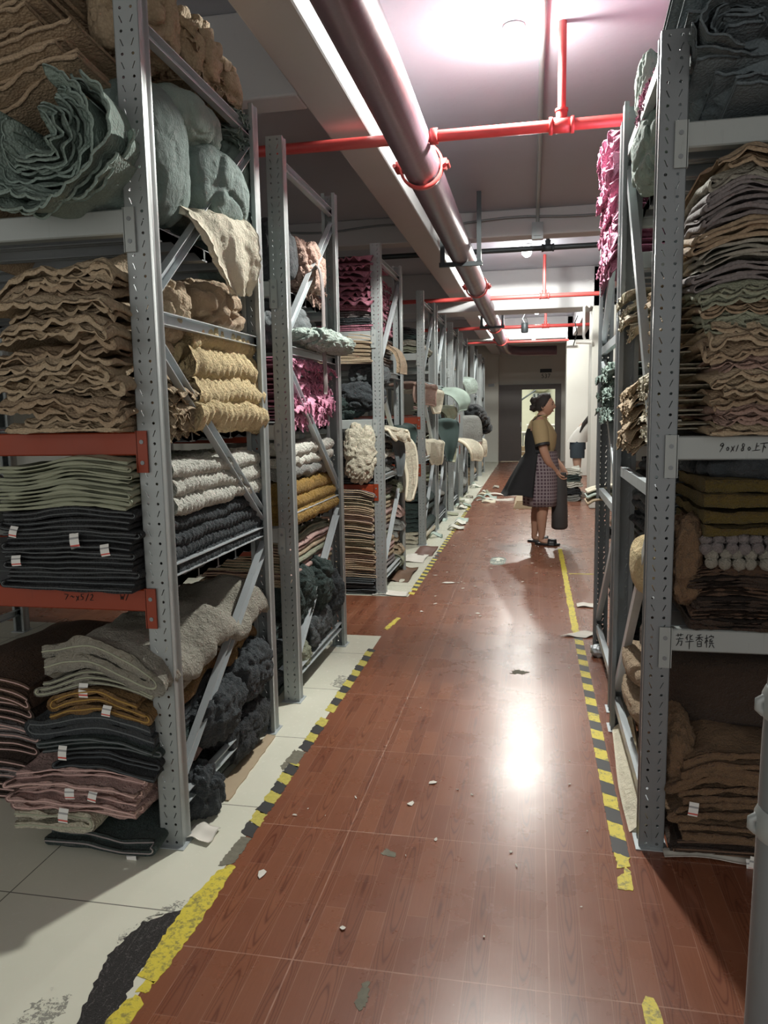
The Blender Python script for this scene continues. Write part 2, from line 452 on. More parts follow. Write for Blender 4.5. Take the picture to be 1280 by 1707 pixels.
for y in (4.78, 9.35, 13.6, 16.2):
    mb = MB(); ring(mb, y, .134, .06)
    for s in (-1, 1):
        mb.box((PX+s*.125-.03, y-.028, PZ-.03), (PX+s*.125+.03, y+.028, PZ+.03))
        mb.tube([(PX+s*.16, y-.05, PZ), (PX+s*.16, y+.05, PZ)], .012, 8)
    o = mb.build('pipe_coupling', MRED, big); o.location = -Vector((PX, -2.4, PZ))
    tag(o, 'bright red coupling')
def cross(y, x0, x1, z, r, m, label, risers=(), tees=True):
    o = pipe('branch_pipe', [(x0, y, z), (x1, y, z)], r, m, label, group=None)
    for x in risers:
        mb = MB(); mb.tube([(x, y, z), (x, y, ZC)], r*.72, 14); a = mb.build('riser', m, o); a.location = -Vector((x0, y, z))
        mb = MB(); ring(mb, y, r*1.3, .11, x=x, z=z, n=18, axis='x'); 
        ring(mb, y, r*1.45, .02, x=x-.055, z=z, n=18, axis='x'); ring(mb, y, r*1.45, .02, x=x+.055, z=z, n=18, axis='x')
        mb.tube([(x, y, z+r), (x, y, z+r*2.6)], r*1.0, 14); mb.tube([(x, y, z+r*2.3), (x, y, z+r*2.7)], r*1.15, 14)
        a = mb.build('tee_fitting', m, o); a.location = -Vector((x0, y, z))
    return o
cross(4.33, -4.5, 3.5, 2.91, .030, MRED, 'bright red branch pipe crossing above the near racks', risers=(.13,))
mb = MB(); ring(mb, 4.33, .042, .04, x=PX+.135, z=2.91, axis='x'); o = mb.build('pipe_elbow', MRED, big); o.location = -Vector((PX, -2.4, PZ))
cross(8.5, -5, 3.5, 3.13, .028, MDARK, 'dark grey pipe crossing just behind the first cross beam', risers=(.13,))
cross(10.35, -4, 3.5, 2.9, .028, MRED, 'red branch pipe crossing before the second cross beam', risers=(.12,))
cross(13.95, -4, 2.5, 2.9, .030, MRED, 'red branch pipe with a dark pulley hanging near its middle', risers=(.19,))
cross(16.6, -4, .7, 2.88, .022, MRED, 'farthest red branch pipe, thin, left of the big pipe')
cross(16.9, -3, .62, 2.97, .016, MWHITE, 'thin white conduit under the third cross beam')
mb = MB(); mb.box((-.06, 16.84, 2.92), (.02, 16.88, 3.02)); tag(mb.build('junction_box', MWHITE, None, (0, 16.9, 2.9), smooth=False), 'small white junction box on the far white conduit', 'junction box')
# pulley / hanging unit
mb = MB(); th = np.linspace(0, 2*PI, 15)[:-1]
e = empty('pulley_block', (-.17, 13.8, 2.95)); tag(e, 'dark drum shaped pulley hanging from the ceiling beside the farthest lamp', 'pulley')
mb.tube([(0, 0, -.17), (0, 0, -.15), (0, 0, -.02), (0, 0, 0)], [.05, .062, .062, .05], 18); mb.build('drum', MDARK, e)
mb = MB(); mb.tube([(0, 0, 0), (-.04, 0, .07), (.0, 0, .15), (.01, 0, .47)], .008, 8); mb.build('hook', MBRACE, e)
mb = MB(); mb.tube([(-.055, 0, -.02), (-.03, 0, .08), (.03, 0, .08), (.055, 0, -.02)], .006, 6); mb.build('bail', MDARK, e)
# conduit and switch box along the ceiling
pipe('cable_conduit', [(.03, -2.4, ZC-.02), (.03, 4, ZC-.02), (.02, 7.85, ZC-.02), (.02, 7.93, ZC-.06), (.02, 7.95, ZC-.16)], .017, MPOST, 'grey cable conduit fixed along the ceiling above the aisle')
mb = MB(); mb.box((-.035, 7.90, 3.10), (.075, 7.98, 3.26)); mb.box((-.02, 7.885, 3.13), (.06, 7.90, 3.24)); tag(mb.build('electric_box', MPOST2, None, (.02, 7.94, 3.1), smooth=False), 'grey electric box on the first cross beam at the conduit end', 'electric box')
x = np.linspace(-4, 3.5, 60)
pipe('ceiling_cable', [(a, 7.965, 3.33-.018*math.sin(a*2.2)**2-.01*math.sin(a*5)) for a in x], .011, MPOST2, 'thin sagging cable along the face of the first cross beam')
# U brackets around the big pipe
for (y, lab) in ((7.3, 'near black steel U bracket holding the big pipe'), (12.75, 'far black steel U bracket holding the big pipe')):
    e = empty('pipe_bracket', (PX, y, ZC)); tag(e, lab, 'pipe bracket')
    for s, nm in ((-1, 'hanger'), (1, 'hanger')):
        mb = MB(); mb.prism([(-.02, -.02), (.02, -.02), (.02, -.012), (-.012, -.012), (-.012, .012), (.02, .012), (.02, .02), (-.02, .02)], (s*.17, 0, 0), (s*.17, 0, -.62), up=(0, 1, 0)); mb.build(nm, MDARK, e, smooth=False)
    mb = MB(); mb.prism([(-.02, -.02), (.02, -.02), (.02, .02), (-.02, .02), (-.02, .012), (.012, .012), (.012, -.012), (-.02, -.012)], (-.2, 0, -.635), (.2, 0, -.635), up=(0, 0, 1)); mb.build('cross_bar', MDARK, e, smooth=False)
# light fittings on the right column
e = empty('wall_conduit', (.76, 11.25, 2.75)); tag(e, 'white bent conduit with cable on the upper part of the cream column', 'conduit')
mb = MB(); mb.tube([(0, 0, .1), (-.05, 0, .14), (-.08, 0, .10), (-.08, 0, -.30), (-.06, 0, -.36), (0, 0, -.38)], .02, 10); mb.build('pipe_run', MWHITE, e)
mb = MB(); mb.tube([(-.16, .02, 0), (-.2, .02, -.1), (-.17, .02, -.25), (-.22, .02, -.42)], .008, 8); mb.build('cable', MBLACK, e)
mb = MB(); mb.tube([(.03, 0, -.38), (-.19, 0, -.37)], .03, 12); mb.build('connector', MWHITE, e)

# ------------------------------------------------------------------ racks
PWID, PDEP, HP = .078, .062, .0315
def post_mesh(h, mat):
    mb = MB(); cw = PWID/2
    rows = int(h/HP); V = []; F = []
    T = .0022
    def cell(x0, z0, x1, z1, inner):
        out = [(x0, z0), ((x0+x1)/2, z0), (x1, z0), (x1, (z0+z1)/2), (x1, z1), ((x0+x1)/2, z1), (x0, z1), (x0, (z0+z1)/2)]
        b = len(V)
        for y in (0, T):
            V.extend([(a, y, c) for a, c in out]); V.extend([(a, y, c) for a, c in inner])
        for k in range(8):
            j = (k+1) % 8
            F.append((b+k, b+j, b+8+j, b+8+k)); F.append((b+16+j, b+16+k, b+24+k, b+24+j))
            F.append((b+8+k, b+8+j, b+24+j, b+24+k))
    for r in range(rows):
        z0 = r*HP; z1 = z0+HP
        for c in (0, 1):
            x0 = c*cw; x1 = x0+cw; cx = x0+cw*(.5+(.06 if c == 0 else -.06)); cz = (z0+z1)/2
            if r % 2 == 0:
                a0 = [-3*PI/4+k*PI/4 for k in range(8)]
                inner = [(cx+.0047*math.cos(a), cz+.0047*math.sin(a)) for a in a0]
            else:
                s = 1 if c == 0 else -1
                inner = [(cx+s*.004-.0017, cz-.0095), (cx+s*.004, cz-.0105), (cx+s*.004+.0017, cz-.009), (cx+.0015, cz), (cx-s*.004+.0017, cz+.009), (cx-s*.004, cz+.0105), (cx-s*.004-.0017, cz+.0095), (cx-.0015, cz)]
            cell(x0, z0, x1, z1, inner)
    mb.add(V, F)
    H = rows*HP
    # flanges with a shallow stiffening step, and return lips
    for s, x in ((1, 0), (-1, PWID)):
        path = [(x, 0), (x, .018), (x+s*.004, .024), (x+s*.004, .042), (x, .048), (x, PDEP), (x+s*.016, PDEP), (x+s*.016, PDEP-.006)]
        outp = np.array(path, float); inn = outp+np.array([s*.0022, 0]); inn[-2:, 1] -= 0; inn[5:, 1] -= .0022; inn[5, 0] = x+s*.0022
        R = np.stack([np.concatenate([np.c_[outp, np.full(8, z)], np.c_[inn, np.full(8, z)][::-1]]) for z in (0, H)])
        mb.loft(R)
    me = mb.mesh('rack_post', mat, smooth=False); sharp(me, 35)
    return me
PM = {}
def get_post(h, dark):
    k = (round(h, 2), dark)
    if k not in PM: PM[k] = post_mesh(h, MPOST2 if dark else MPOST)
    return PM[k]
U_POLY = [(-.02, -.014), (.02, -.014), (.02, .014), (.017, .014), (.017, -.011), (-.017, -.011), (-.017, .014), (-.02, .014)]
def brace(name, p0, p1, parent, upv=(1, 0, 0)):
    """open U channel whose web faces the aisle"""
    mb = MB(); mb.prism(U_POLY, p0, p1, up=upv); return mb.build(name, MBRACE, parent, smooth=False)

def rack(name, label, xa, side, y0, y1, h=2.68, hr=None, bay=2.3, levels=(.875, 1.375, 2.05), beamcol=('o', 'o', 'g'), dark=False, struts=(.13, .92, 1.73, 2.57), simple=False, diag=None, z0=0):
    """xa: aisle-side face of the posts; side -1 rack lies to the left, +1 to the right"""
    root = empty(name, (xa, y0, 0)); tag(root, label, 'storage rack')
    hr = hr or h
    xs = [xa, xa+side*bay]
    for j, xx in enumerate(xs):
        # left edge of the post in x
        xl = xx-PWID if side < 0 else xx
        if j == 1: xl = xx if side < 0 else xx-PWID
        for (yy, hh, rot) in ((y0, h, 0), (y1, hr, PI)):
            me = get_post(hh, dark)
            if rot: o = inst('post', me, root, (xl+PWID-xa, yy-y0, 0), (0, 0, PI))
            else: o = inst('post', me, root, (xl-xa, yy-y0, 0))
        if simple and j == 1: continue
        for yy in (y0, y1-PDEP):
            mb = MB(); cx = xl+PWID/2-xa; cy = yy-y0+PDEP/2
            mb.box((cx-.05, cy-.05, 0.001), (cx+.05, cy+.05, .004)); mb.tube([(cx+.035, cy+.035, .004), (cx+.035, cy+.035, .012)], .007, 6)
            mb.build('foot_plate', MBRACE, root, smooth=False)
        cx = (xl+PWID-.028 if side < 0 else xl+.028)-xa
        if j == 1: cx = (xl+.028 if side < 0 else xl+PWID-.028)-xa
        ya, yb = .03, y1-y0-.03
        zs = struts
        for z in zs: brace('horizontal_brace', (cx, ya, z), (cx, yb, z), root)
        for k in range(len(zs)-1):
            a, b = zs[k]+.06, zs[k+1]-.06
            if (k+(diag or 0)) % 2 == 0: brace('diagonal_brace', (cx, ya, a), (cx, yb, b), root)
            else: brace('diagonal_brace', (cx, yb, a), (cx, ya, b), root)
    for z, bc in zip(levels, beamcol):
        m = MORANGE if bc == 'o' else MBEAMG
        bh = .072
        xi0 = xa+side*(PWID+.001); xi1 = xa+side*(bay-PWID-.001); lo, hi = min(xi0, xi1), max(xi0, xi1)
        for yy, sgn in ((y0, 1), (y1, -1)):
            mb = MB(); t = .04
            ya, yb = (yy-.006, yy+t) if sgn > 0 else (yy-t, yy+.006)
            # box beam with a step for the deck, bevelled edges
            yy0, yy1 = ya, yb
            st = .012
            pr = [(yy0, z-bh+.004), (yy0+.004, z-bh), (yy1-.004, z-bh), (yy1, z-bh+.004), (yy1, z-st if sgn > 0 else z), (yy1-(0.014 if sgn > 0 else 0), z-st if sgn > 0 else z), (yy1-(.014 if sgn > 0 else .004), z), (yy0+.004, z), (yy0, z-.004)]
            if sgn < 0: pr = [(yy0, z-bh+.004), (yy0+.004, z-bh), (yy1-.004, z-bh), (yy1, z-bh+.004), (yy1, z-.004), (yy1-.004, z), (yy0+.014, z), (yy0+.014, z-st), (yy0, z-st)]
            mb.loft([[(xx, a, b) for a, b in pr] for xx in (lo, hi)])
            o = mb.build('beam', m, root, None, smooth=False); o.location = (-xa, -y0, 0)
            if simple and sgn < 0: continue
            # end connectors that hook over the post face
            for e_, xx in ((0, xi0), (1, xi1)):
                d = side*(-1 if e_ == 0 else 1)
                mb = MB(); yf = yy-.010 if sgn > 0 else yy+.010
                xw = .036
                a, b = sorted((xx+d*.001, xx+d*xw)); c, dd = sorted((yf, yf+sgn*.0065))
                mb.box((a, c, z-.126), (b, dd, z+.004))
                c2, d2 = sorted((yf, yf+sgn*.04)); a2, b2 = sorted((xx-d*.002, xx+d*.003))
                mb.box((a2, c2, z-.126), (b2, d2, z+.004))
                for zz in (z-.03, z-.095):
                    mb.tube([((a+b)/2, yf-sgn*.002, zz), ((a+b)/2, yf-sgn*.0001, zz)], .007, 8, mi=1)
                q = mb.build('connector', [m, MPOST2], o, None, smooth=False); 
        # deck of five pressed panels
        mb = MB(); n = 5; dy = (y1-y0-.09)/n
        for k in range(n):
            a = y0+.045+k*dy; b = a+dy-.006
            pr = [(a, z-.045), (a, z-.002), (b, z-.002), (b, z-.045), (b-.02, z-.045), (b-.02, z-.04), (b-.003, z-.04), (b-.003, z-.005), (a+.003, z-.005), (a+.003, z-.04), (a+.02, z-.04), (a+.02, z-.045)]
            mb.loft([[(xx, p, q) for p, q in pr] for xx in (lo+.004, hi-.004)])
        o = mb.build('shelf_panel', MDECK, root, None, smooth=False); o.location = (-xa, -y0, 0)
    return root
L = [(2.18, 3.16), (3.47, 4.46), (5.73, 6.70), (8.0, 8.97), (9.12, 10.1), (10.9, 11.8), (12.4, 13.4), (14.8, 15.8), (17.0, 18.1)]
ORD = ['first', 'second', 'third', 'fourth', 'fifth', 'sixth', 'seventh', 'eighth', 'ninth', 'tenth', 'eleventh', 'twelfth', 'thirteenth', 'fourteenth', 'fifteenth', 'sixteenth']
XL = -1.132
racks = []
for i, (a, b) in enumerate(L):
    lab = ['grey steel rack with orange beams nearest the camera on the left', 'grey steel rack standing back to back behind the nearest left rack',
           'grey steel rack on the left just past the red cross aisle'][i] if i < 3 else 'grey steel rack on the left, %s counted from the camera' % ORD[i]
    bc = [('o', 'o', 'g'), ('g', 'g', 'g'), ('o', 'g', 'g')][i] if i < 3 else ('o', 'o', 'g')
    racks.append(rack('storage_rack', lab, XL, -1, a, b, levels=(.875, 1.375, 2.04), beamcol=bc, simple=i > 2, dark=False))
XR = .348
rr1 = rack('storage_rack', 'dark grey steel rack nearest the camera on the right, with handwritten beams', XR, 1, 2.43, 3.42, h=2.5, hr=2.65, levels=(.74, 1.337, 2.235), beamcol='ggg', dark=True, struts=(.13, 1.16, 2.45), diag=1)
rr2 = rack('storage_rack', 'dark grey steel rack on the right behind the nearest one', XR+.012, 1, 3.58, 4.60, h=2.66, levels=(.74, 1.337, 2.1), beamcol='ggg', dark=True, struts=(.13, .95, 1.75, 2.6), diag=1)
pl = empty('leaning_pole', (.316, 1.0, 0)); tag(pl, 'grey green pole with clips leaning at the right edge of the photo', 'pole')
mb = MB(); mb.tube([(.0, 0, .012), (.003, 0, .45), (.012, .01, 1.0), (.035, .02, 1.4), (.09, .04, 2.0)], .034, 20); mb.build('shaft', MPOST2, pl)
for z_, x_, y_ in ((.88, .009, .006), (1.04, .0125, .01)):
    mb = MB(); mb.tube([(x_-.001, y_, z_-.02), (x_, y_, z_-.012), (x_+.001, y_, z_+.012), (x_+.002, y_, z_+.02)], [.035, .038, .038, .035], 20); mb.tube([(x_-.034, y_, z_-.010), (x_-.041, y_, z_-.004), (x_-.041, y_, z_+.006), (x_-.034, y_, z_+.010)], .006, 8); mb.build('clip', MBEAMG, pl)
mb = MB(); mb.tube([(0, 0, 0), (0, 0, .012)], [.05, .045], 20); mb.build('foot', MBLACK, pl)

# handwriting: pen strokes as thin raised marker lines on the beam face
def strokes(name, parent, chars, x, y, z, s, gap, lean=0.0, r=.0014, off=(0, 0, 0), sz=1.0):
    mb = MB(); rng = random.Random(5)
    for ch in chars:
        w = .9
        for st in GLY[ch]:
            P = []
            for (a, b) in st:
                P.append((x+(a+lean*b)*s, y, z+b*s*sz))
            if len(P) > 1:
                Q = [P[0]]
                for k in range(1, len(P)):
                    for u in (.34, .67, 1): Q.append(tuple(np.array(P[k-1])*(1-u)+np.array(P[k])*u))
                mb.tube(Q, [r*(.7+.5*math.sin(PI*k/(len(Q)-1))) for k in range(len(Q))], 6)
        x += s*gap if ch not in 'x/1o' else s*gap*.7
    o = mb.build(name, MINK, parent, None); o.location = off; return o
C8 = [(.25+.2*math.cos(a), .75+.2*math.sin(a)) for a in np.linspace(-1.5, 4.7, 9)]
GLY = {
 '9': [[(.5, .75), (.35, .95), (.15, .85), (.1, .65), (.3, .6), (.5, .8), (.35, .4), (.15, -.05)]],
 'o': [[(.15, .15), (.05, .35), (.2, .5), (.35, .35), (.3, .15), (.15, .12), (.1, .3)]],
 'x': [[(.05, .6), (.4, .05)], [(.42, .65), (.05, -.05)]],
 '1': [[(.25, .75), (.12, .0)]],
 '8': [[(.4, .8), (.2, .9), (.15, .65), (.35, .4), (.4, .15), (.2, .05), (.12, .25), (.4, .6), (.42, .8)]],
 '7': [[(.0, .8), (.5, .75), (.15, .1)]], '~': [[(0, .45), (.2, .6), (.4, .4), (.6, .5)]],
 '5': [[(.5, .9), (.15, .85), (.15, .55), (.4, .5), (.4, .2), (.05, .1)]],
 '2': [[(.05, .75), (.3, .9), (.4, .65), (.05, .1), (.5, .12)]], '/': [[(.35, .95), (.0, .0)]],
 'w': [[(0, .8), (.12, .1), (.28, .6), (.38, .1), (.6, .9)]],
 '上': [[(.45, .95), (.42, .15)], [(.45, .55), (.75, .62)], [(.05, .08), (.95, .18)]],
 '下': [[(.0, .85), (1.0, .95)], [(.48, .88), (.45, -.1)], [(.55, .6), (.75, .35)]],
 '芳': [[(.05, .85), (.9, .95)], [(.3, 1.02), (.3, .75)], [(.62, 1.05), (.6, .78)], [(.45, .72), (.5, .62)], [(.05, .52), (.92, .6)], [(.4, .55), (.3, .2), (.05, -.05)], [(.38, .35), (.75, .4), (.65, .0), (.5, .02)]],
 '华': [[(.35, 1.0), (.05, .6)], [(.22, .8), (.22, .45)], [(.85, .95), (.5, .7)], [(.55, 1.0), (.58, .55), (.9, .55)], [(.0, .32), (1.0, .40)], [(.5, .5), (.45, -.3)]],
 '香': [[(.75, 1.0), (.25, .9)], [(.05, .72), (.95, .78)], [(.5, .92), (.48, .45)], [(.45, .7), (.1, .45)], [(.55, .7), (.9, .48)], [(.28, .38), (.28, -.05), (.72, -.02), (.74, .4), (.28, .38)], [(.3, .18), (.7, .2)]],
 '槟': [[(.0, .65), (.42, .75)], [(.22, 1.0), (.2, -.1)], [(.2, .6), (.0, .25)], [(.22, .6), (.38, .4)], [(.72, 1.0), (.74, .88)], [(.5, .75), (.52, .85), (1.0, .88), (.96, .72)], [(.85, .68), (.6, .6), (.58, .3)], [(.6, .46), (.95, .5)], [(.8, .48), (.8, .28)], [(.48, .25), (1.05, .3)], [(.66, .2), (.5, -.1)], [(.85, .2), (1.08, -.12)]],
}
bm = [c for c in rr1.children if c.name.startswith('beam')]
strokes('handwriting', bm[2], ['9', 'o', 'x', '1', '8', 'o', '上', '下'], .543, 2.4225, 1.290, .0235, .82, .15, sz=1.15, r=.0012)
strokes('handwriting', bm[0], ['芳', '华', '香', '槟'], .440, 2.4225, .688, .0255, 1.12, -.05, sz=1.45, r=.0012)
bl = [c for c in racks[0].children if c.name.startswith('beam')]
strokes('handwriting', bl[0], ['7', '~', 'x', '5', '/', '2'], -1.50, 2.1725, .832, .026, .8, .1, r=.0012)
strokes('handwriting', bl[0], ['w', '/'], -1.30, 2.1725, .838, .024, .8, .1, r=.0012)
# ------------------------------------------------------------------ floor markings
def dirty_yellow():
    t = NT('yellow_tape'); p = t.pos(); a = t.noise(p, 38, 5, .75); b = t.noise(p, 9, 3, .6)
    c = t.mix(b, (.62, .50, .04), (.76, .64, .07)); m = t.ramp(t.math('MULTIPLY_ADD', b, .35, a), [(.68, 0.0), (.80, .75)])
    t.col(t.mix(m, c, (.16, .14, .06))); t.P(Roughness=.5); t.bump(a, .35, .006); return t.m
MYEL = dirty_yellow()
MYEL2 = plain('worn_yellow_tape', (.50, .43, .08), .7, var=.4, sc=60, bump=.3)
MTBLK = plain('black_tape', (.035, .035, .035), .5, var=.3)
MTDARK = plain('tape_residue', (.16, .15, .11), .8, var=.5, sc=50)
def ragged(pts, seg=.02, amp=.006, seed=0):
    rng = random.Random(seed); out = []
    for i in range(len(pts)):
        a = np.array(pts[i]); b = np.array(pts[(i+1) % len(pts)]); n = max(1, int(np.linalg.norm(b-a)/seg))
        for k in range(n):
            p = a+(b-a)*k/n; out.append((p[0]+rng.uniform(-amp, amp), p[1]+rng.uniform(-amp, amp)))
    return out
def flat(mb, poly, z0, z1, mi=0):
    n = len(poly); c = np.mean(np.array(poly), 0)
    V = [(x, y, z1) for x, y in poly]+[(x, y, z0) for x, y in poly]+[(c[0], c[1], z1)]
    if n > 8:
        from mathutils.geometry import tessellate_polygon
        tr = tessellate_polygon([[Vector((x, y, 0)) for x, y in poly]])
        F = []
        for a, b, c_ in tr:
            pa, pb, pc = poly[a], poly[b], poly[c_]
            F.append((a, b, c_) if (pb[0]-pa[0])*(pc[1]-pa[1])-(pb[1]-pa[1])*(pc[0]-pa[0]) > 0 else (a, c_, b))
        mb.tri(V, F, mi)
    else: mb.tri(V, [(i, (i+1) % n, 2*n) for i in range(n)], mi)
    mb.add(V, [(i, i+n, (i+1) % n+n, (i+1) % n) for i in range(n)], mi)
def ccw(p):
    a = np.array(p); A = np.sum(a[:, 0]*np.roll(a[:, 1], -1)-np.roll(a[:, 0], -1)*a[:, 1])
    return p if A > 0 else p[::-1]
def tape(label, x0, x1, y0, y1, stripe, seed, worn=0, z=.0012, skew=.55, group=None, hole=0.0, col=None):
    """strip of floor tape from y0 to y1; stripe = length of each band, 0 = plain yellow"""
    mb = MB(); rng = random.Random(seed); w = x1-x0
    if stripe:
        k = 0; y = y0
        while y < y1:
            ye = min(y+stripe, y1)
            a = (rng.uniform(-.1, .1)*worn*.02)
            poly = [(x0+a, y+skew*w), (x1+a, y), (x1-a, ye), (x0-a, ye+skew*w)]
            if not (hole and rng.random() < hole):
                flat(mb, ccw(ragged(poly, .012, .0006+worn*.003, seed+k)), 0, z, (0 if k % 2 else 1))
            y = ye; k += 1
    else:
        n = max(2, int((y1-y0)/.04)); 
        xl = [x0+rng.uniform(-.008, .008)*worn for _ in range(n+1)]; xr = [x1+rng.uniform(-.008, .008)*worn for _ in range(n+1)]
        poly = [(xl[i], y0+(y1-y0)*i/n) for i in range(n+1)][::-1]+[(xr[i], y0+(y1-y0)*i/n) for i in range(n+1)]
        mb2 = ccw(ragged(poly, .01, .0015+worn*.002, seed))
        P = [(xl[i], y0+(y1-y0)*i/n) for i in range(n+1)]; Q = [(xr[i], y0+(y1-y0)*i/n) for i in range(n+1)]
        for i in range(n):
            flat(mb, ccw(ragged([P[i], Q[i], Q[i+1], P[i+1]], .012, .0012*worn, seed+i) if False else [P[i], Q[i], Q[i+1], P[i+1]]), 0, z, 0)
    c = ((x0+x1)/2, (y0+y1)/2, 0)
    o = mb.build('floor_tape', [col or (MYEL2 if worn > 1 else MYEL), MTBLK], None, c, smooth=False)
    tag(o, label, 'floor tape', group); return o
tape('black and yellow striped tape along the right side of the aisle', .262, .312, 2.36, 4.78, .098, 1, worn=.3)
tape('plain yellow tape leading from the striped tape to the woman', .256, .300, 4.86, 7.95, 0, 2, worn=.5)
def patch(name, label, cat, poly, m, seed=0, seg=.02, amp=.005, z=.0015, mats=None):
    mb = MB(); flat(mb, ccw(ragged(poly, seg, amp, seed)), 0, z)
    c = np.mean(np.array(poly), 0); o = mb.build(name, m, None, (c[0], c[1], 0), smooth=False); tag(o, label, cat); return o
patch('floor_tape', 'small torn yellow tape scrap just below the striped tape end', 'floor tape', [(.258, 2.19), (.302, 2.19), (.306, 2.285), (.292, 2.31), (.284, 2.275), (.262, 2.25)], MYEL, 3, .01, .002)
patch('floor_tape', 'frayed yellow end of the striped right tape', 'floor tape', [(.268, 2.30), (.305, 2.31), (.312, 2.36), (.265, 2.385)], MYEL, 4, .01, .004, z=.0018)
patch('floor_tape', 'rounded yellow tape strip at the bottom edge of the photo', 'floor tape', [(.272, 1.4), (.315, 1.4), (.308, 1.72), (.296, 1.765), (.280, 1.77), (.268, 1.74)], MYEL, 5, .02, .002)
patch('floor_tape', 'thin yellow line branching right at the cross aisle', 'floor tape', [(.31, 6.695), (1.6, 6.72), (1.6, 6.745), (.31, 6.72)], MYEL2, 6)
# chewed tape on the left edge
patch('floor_tape', 'long crumpled yellow tape beside the dark bare floor patch', 'floor tape', [(-.985, 1.62), (-.925, 1.60), (-.915, 1.80), (-.915, 1.95), (-.915, 2.10), (-.935, 2.115), (-.962, 2.08), (-.985, 1.95), (-.99, 1.80)], MYEL, 7, .012, .004)
patch('floor_tape', 'yellow tape scrap at the bottom left edge of the red floor', 'floor tape', [(-.985, 1.44), (-.925, 1.42), (-.92, 1.53), (-.955, 1.56), (-.975, 1.52)], MYEL, 8, .012, .004)
patch('floor_tape', 'small yellow flake between two torn left tapes', 'floor tape', [(-.962, 1.565), (-.932, 1.565), (-.93, 1.605), (-.955, 1.61)], MYEL, 9, .01, .004)
tape('torn dirty yellow tape beside the nearest left rack leg', -.975, -.925, 2.27, 2.82, .075, 12, worn=1.3, hole=.12)
tape('torn dirty yellow tape beside the second left rack', -.978, -.930, 2.94, 4.35, .085, 13, worn=1.2, hole=.2)
patch('floor_tape', 'isolated yellow tape fragment on the red cross aisle', 'floor tape', [(-.965, 4.80), (-.935, 4.78), (-.915, 4.95), (-.90, 5.08), (-.93, 5.09), (-.95, 4.95)], MYEL, 14, .012, .006)
tape('worn striped tape beside the third left rack', -.965, -.915, 5.70, 7.45, .07, 15, worn=.8, hole=.05)
tape('worn striped tape far along the left racks', -.965, -.920, 7.55, 11.5, .08, 16, worn=.8, hole=.05)
patch('tape_residue', 'grey glue residue where the left tape is missing', 'stain', [(-.975, 2.10), (-.93, 2.12), (-.925, 2.27), (-.965, 2.27)], MTDARK, 17, .01, .004)
patch('tape_residue', 'dark glue residue further up the left tape line', 'stain', [(-.985, 2.83), (-.94, 2.82), (-.935, 2.93), (-.98, 2.95)], MTDARK, 18, .01, .004)
# bare dark patch
def darkpatch():
    t = NT('bare_black_adhesive'); p = t.pos()
    a = t.noise(p, 160, 4, .8); b = t.noise(t.scale(p, (38, 9, 10)), 1.0, 4, .6, 1.6)
    c = t.mix(t.ramp(a, [(.60, 0.0), (.68, 1.0)]), (.022, .019, .018), (.16, .14, .13))
    lines = t.ramp(t.math('ABSOLUTE', t.math('SUBTRACT', b, .5)), [(.0, 1.0), (.006, 0.0)])
    c = t.mix(t.math('MULTIPLY', lines, .7), c, (.42, .39, .36))
    t.col(c); t.P(Roughness=.6); t.bump(a, 1.0, .01); return t.m
patch('bare_floor_patch', 'large black rough patch where white tile is broken away', 'floor patch',
      [(-.965, 1.42), (-.985, 1.62), (-.985, 1.80), (-.945, 1.885), (-1.0, 1.875), (-1.075, 1.81), (-1.09, 1.74), (-1.10, 1.66), (-1.085, 1.60), (-1.07, 1.53), (-1.05, 1.46), (-1.04, 1.40), (-1.06, 1.2), (-.95, 1.2)], darkpatch(), 21, .012, .005, z=.001)
def speckle():
    t = NT('cement_smear'); p = t.pos(); a = t.noise(p, 70, 5, .8); b = t.noise(p, 16, 4, .6)
    t.col(t.mix(b, (.16, .155, .13), (.42, .41, .36))); t.P(Roughness=.9)
    t.set(t.b, 'Alpha', t.ramp(t.math('ADD', a, t.math('MULTIPLY', b, .5)), [(.74, 0.0), (.80, .9)])); return t.m
MDIRT = speckle()
patch('cement_smear', 'grey gritty smear above the black floor patch', 'stain', [(-1.11, 1.76), (-1.06, 1.86), (-.99, 1.93), (-.955, 2.0), (-.94, 1.93), (-.95, 1.88), (-1.0, 1.882), (-1.08, 1.82), (-1.105, 1.72)], MDIRT, 22, .008, .012, z=.0008)
patch('cement_smear', 'scratched grey mark low on the white tiles', 'stain', [(-1.19, 1.50), (-1.12, 1.53), (-1.10, 1.48), (-1.12, 1.40), (-1.20, 1.42)], MDIRT, 23, .006, .010, z=.0006)
patch('cement_smear', 'dark chip at the red floor seam in the foreground', 'stain', [(-.415, 1.62), (-.395, 1.60), (-.385, 1.64), (-.395, 1.70), (-.41, 1.69)], MTDARK, 24, .006, .004, z=.0010)
patch('cement_smear', 'brown chipped spot at the floor seam in the middle distance', 'stain', [(-.475, 2.25), (-.43, 2.24), (-.425, 2.265), (-.465, 2.285)], MTDARK, 25, .006, .004, z=.0010)
patch('cement_smear', 'small scuffed mark on a tile seam in mid aisle', 'stain', [(-.11, 4.05), (-.03, 4.04), (-.02, 4.09), (-.09, 4.12)], MTDARK, 26, .006, .010, z=.0010)
patch('cement_smear', 'grey worn spot on white tiles by the second left rack', 'stain', [(-1.04, 3.72), (-.97, 3.70), (-.97, 3.86), (-1.03, 3.88)], MDIRT, 27, .01, .014, z=.0008)
patch('cement_smear', 'grey worn spot beside the broken yellow tape', 'stain', [(-1.0, 2.80), (-.975, 2.75), (-.965, 2.92), (-.99, 2.95)], MTDARK, 28, .01, .006, z=.0008)
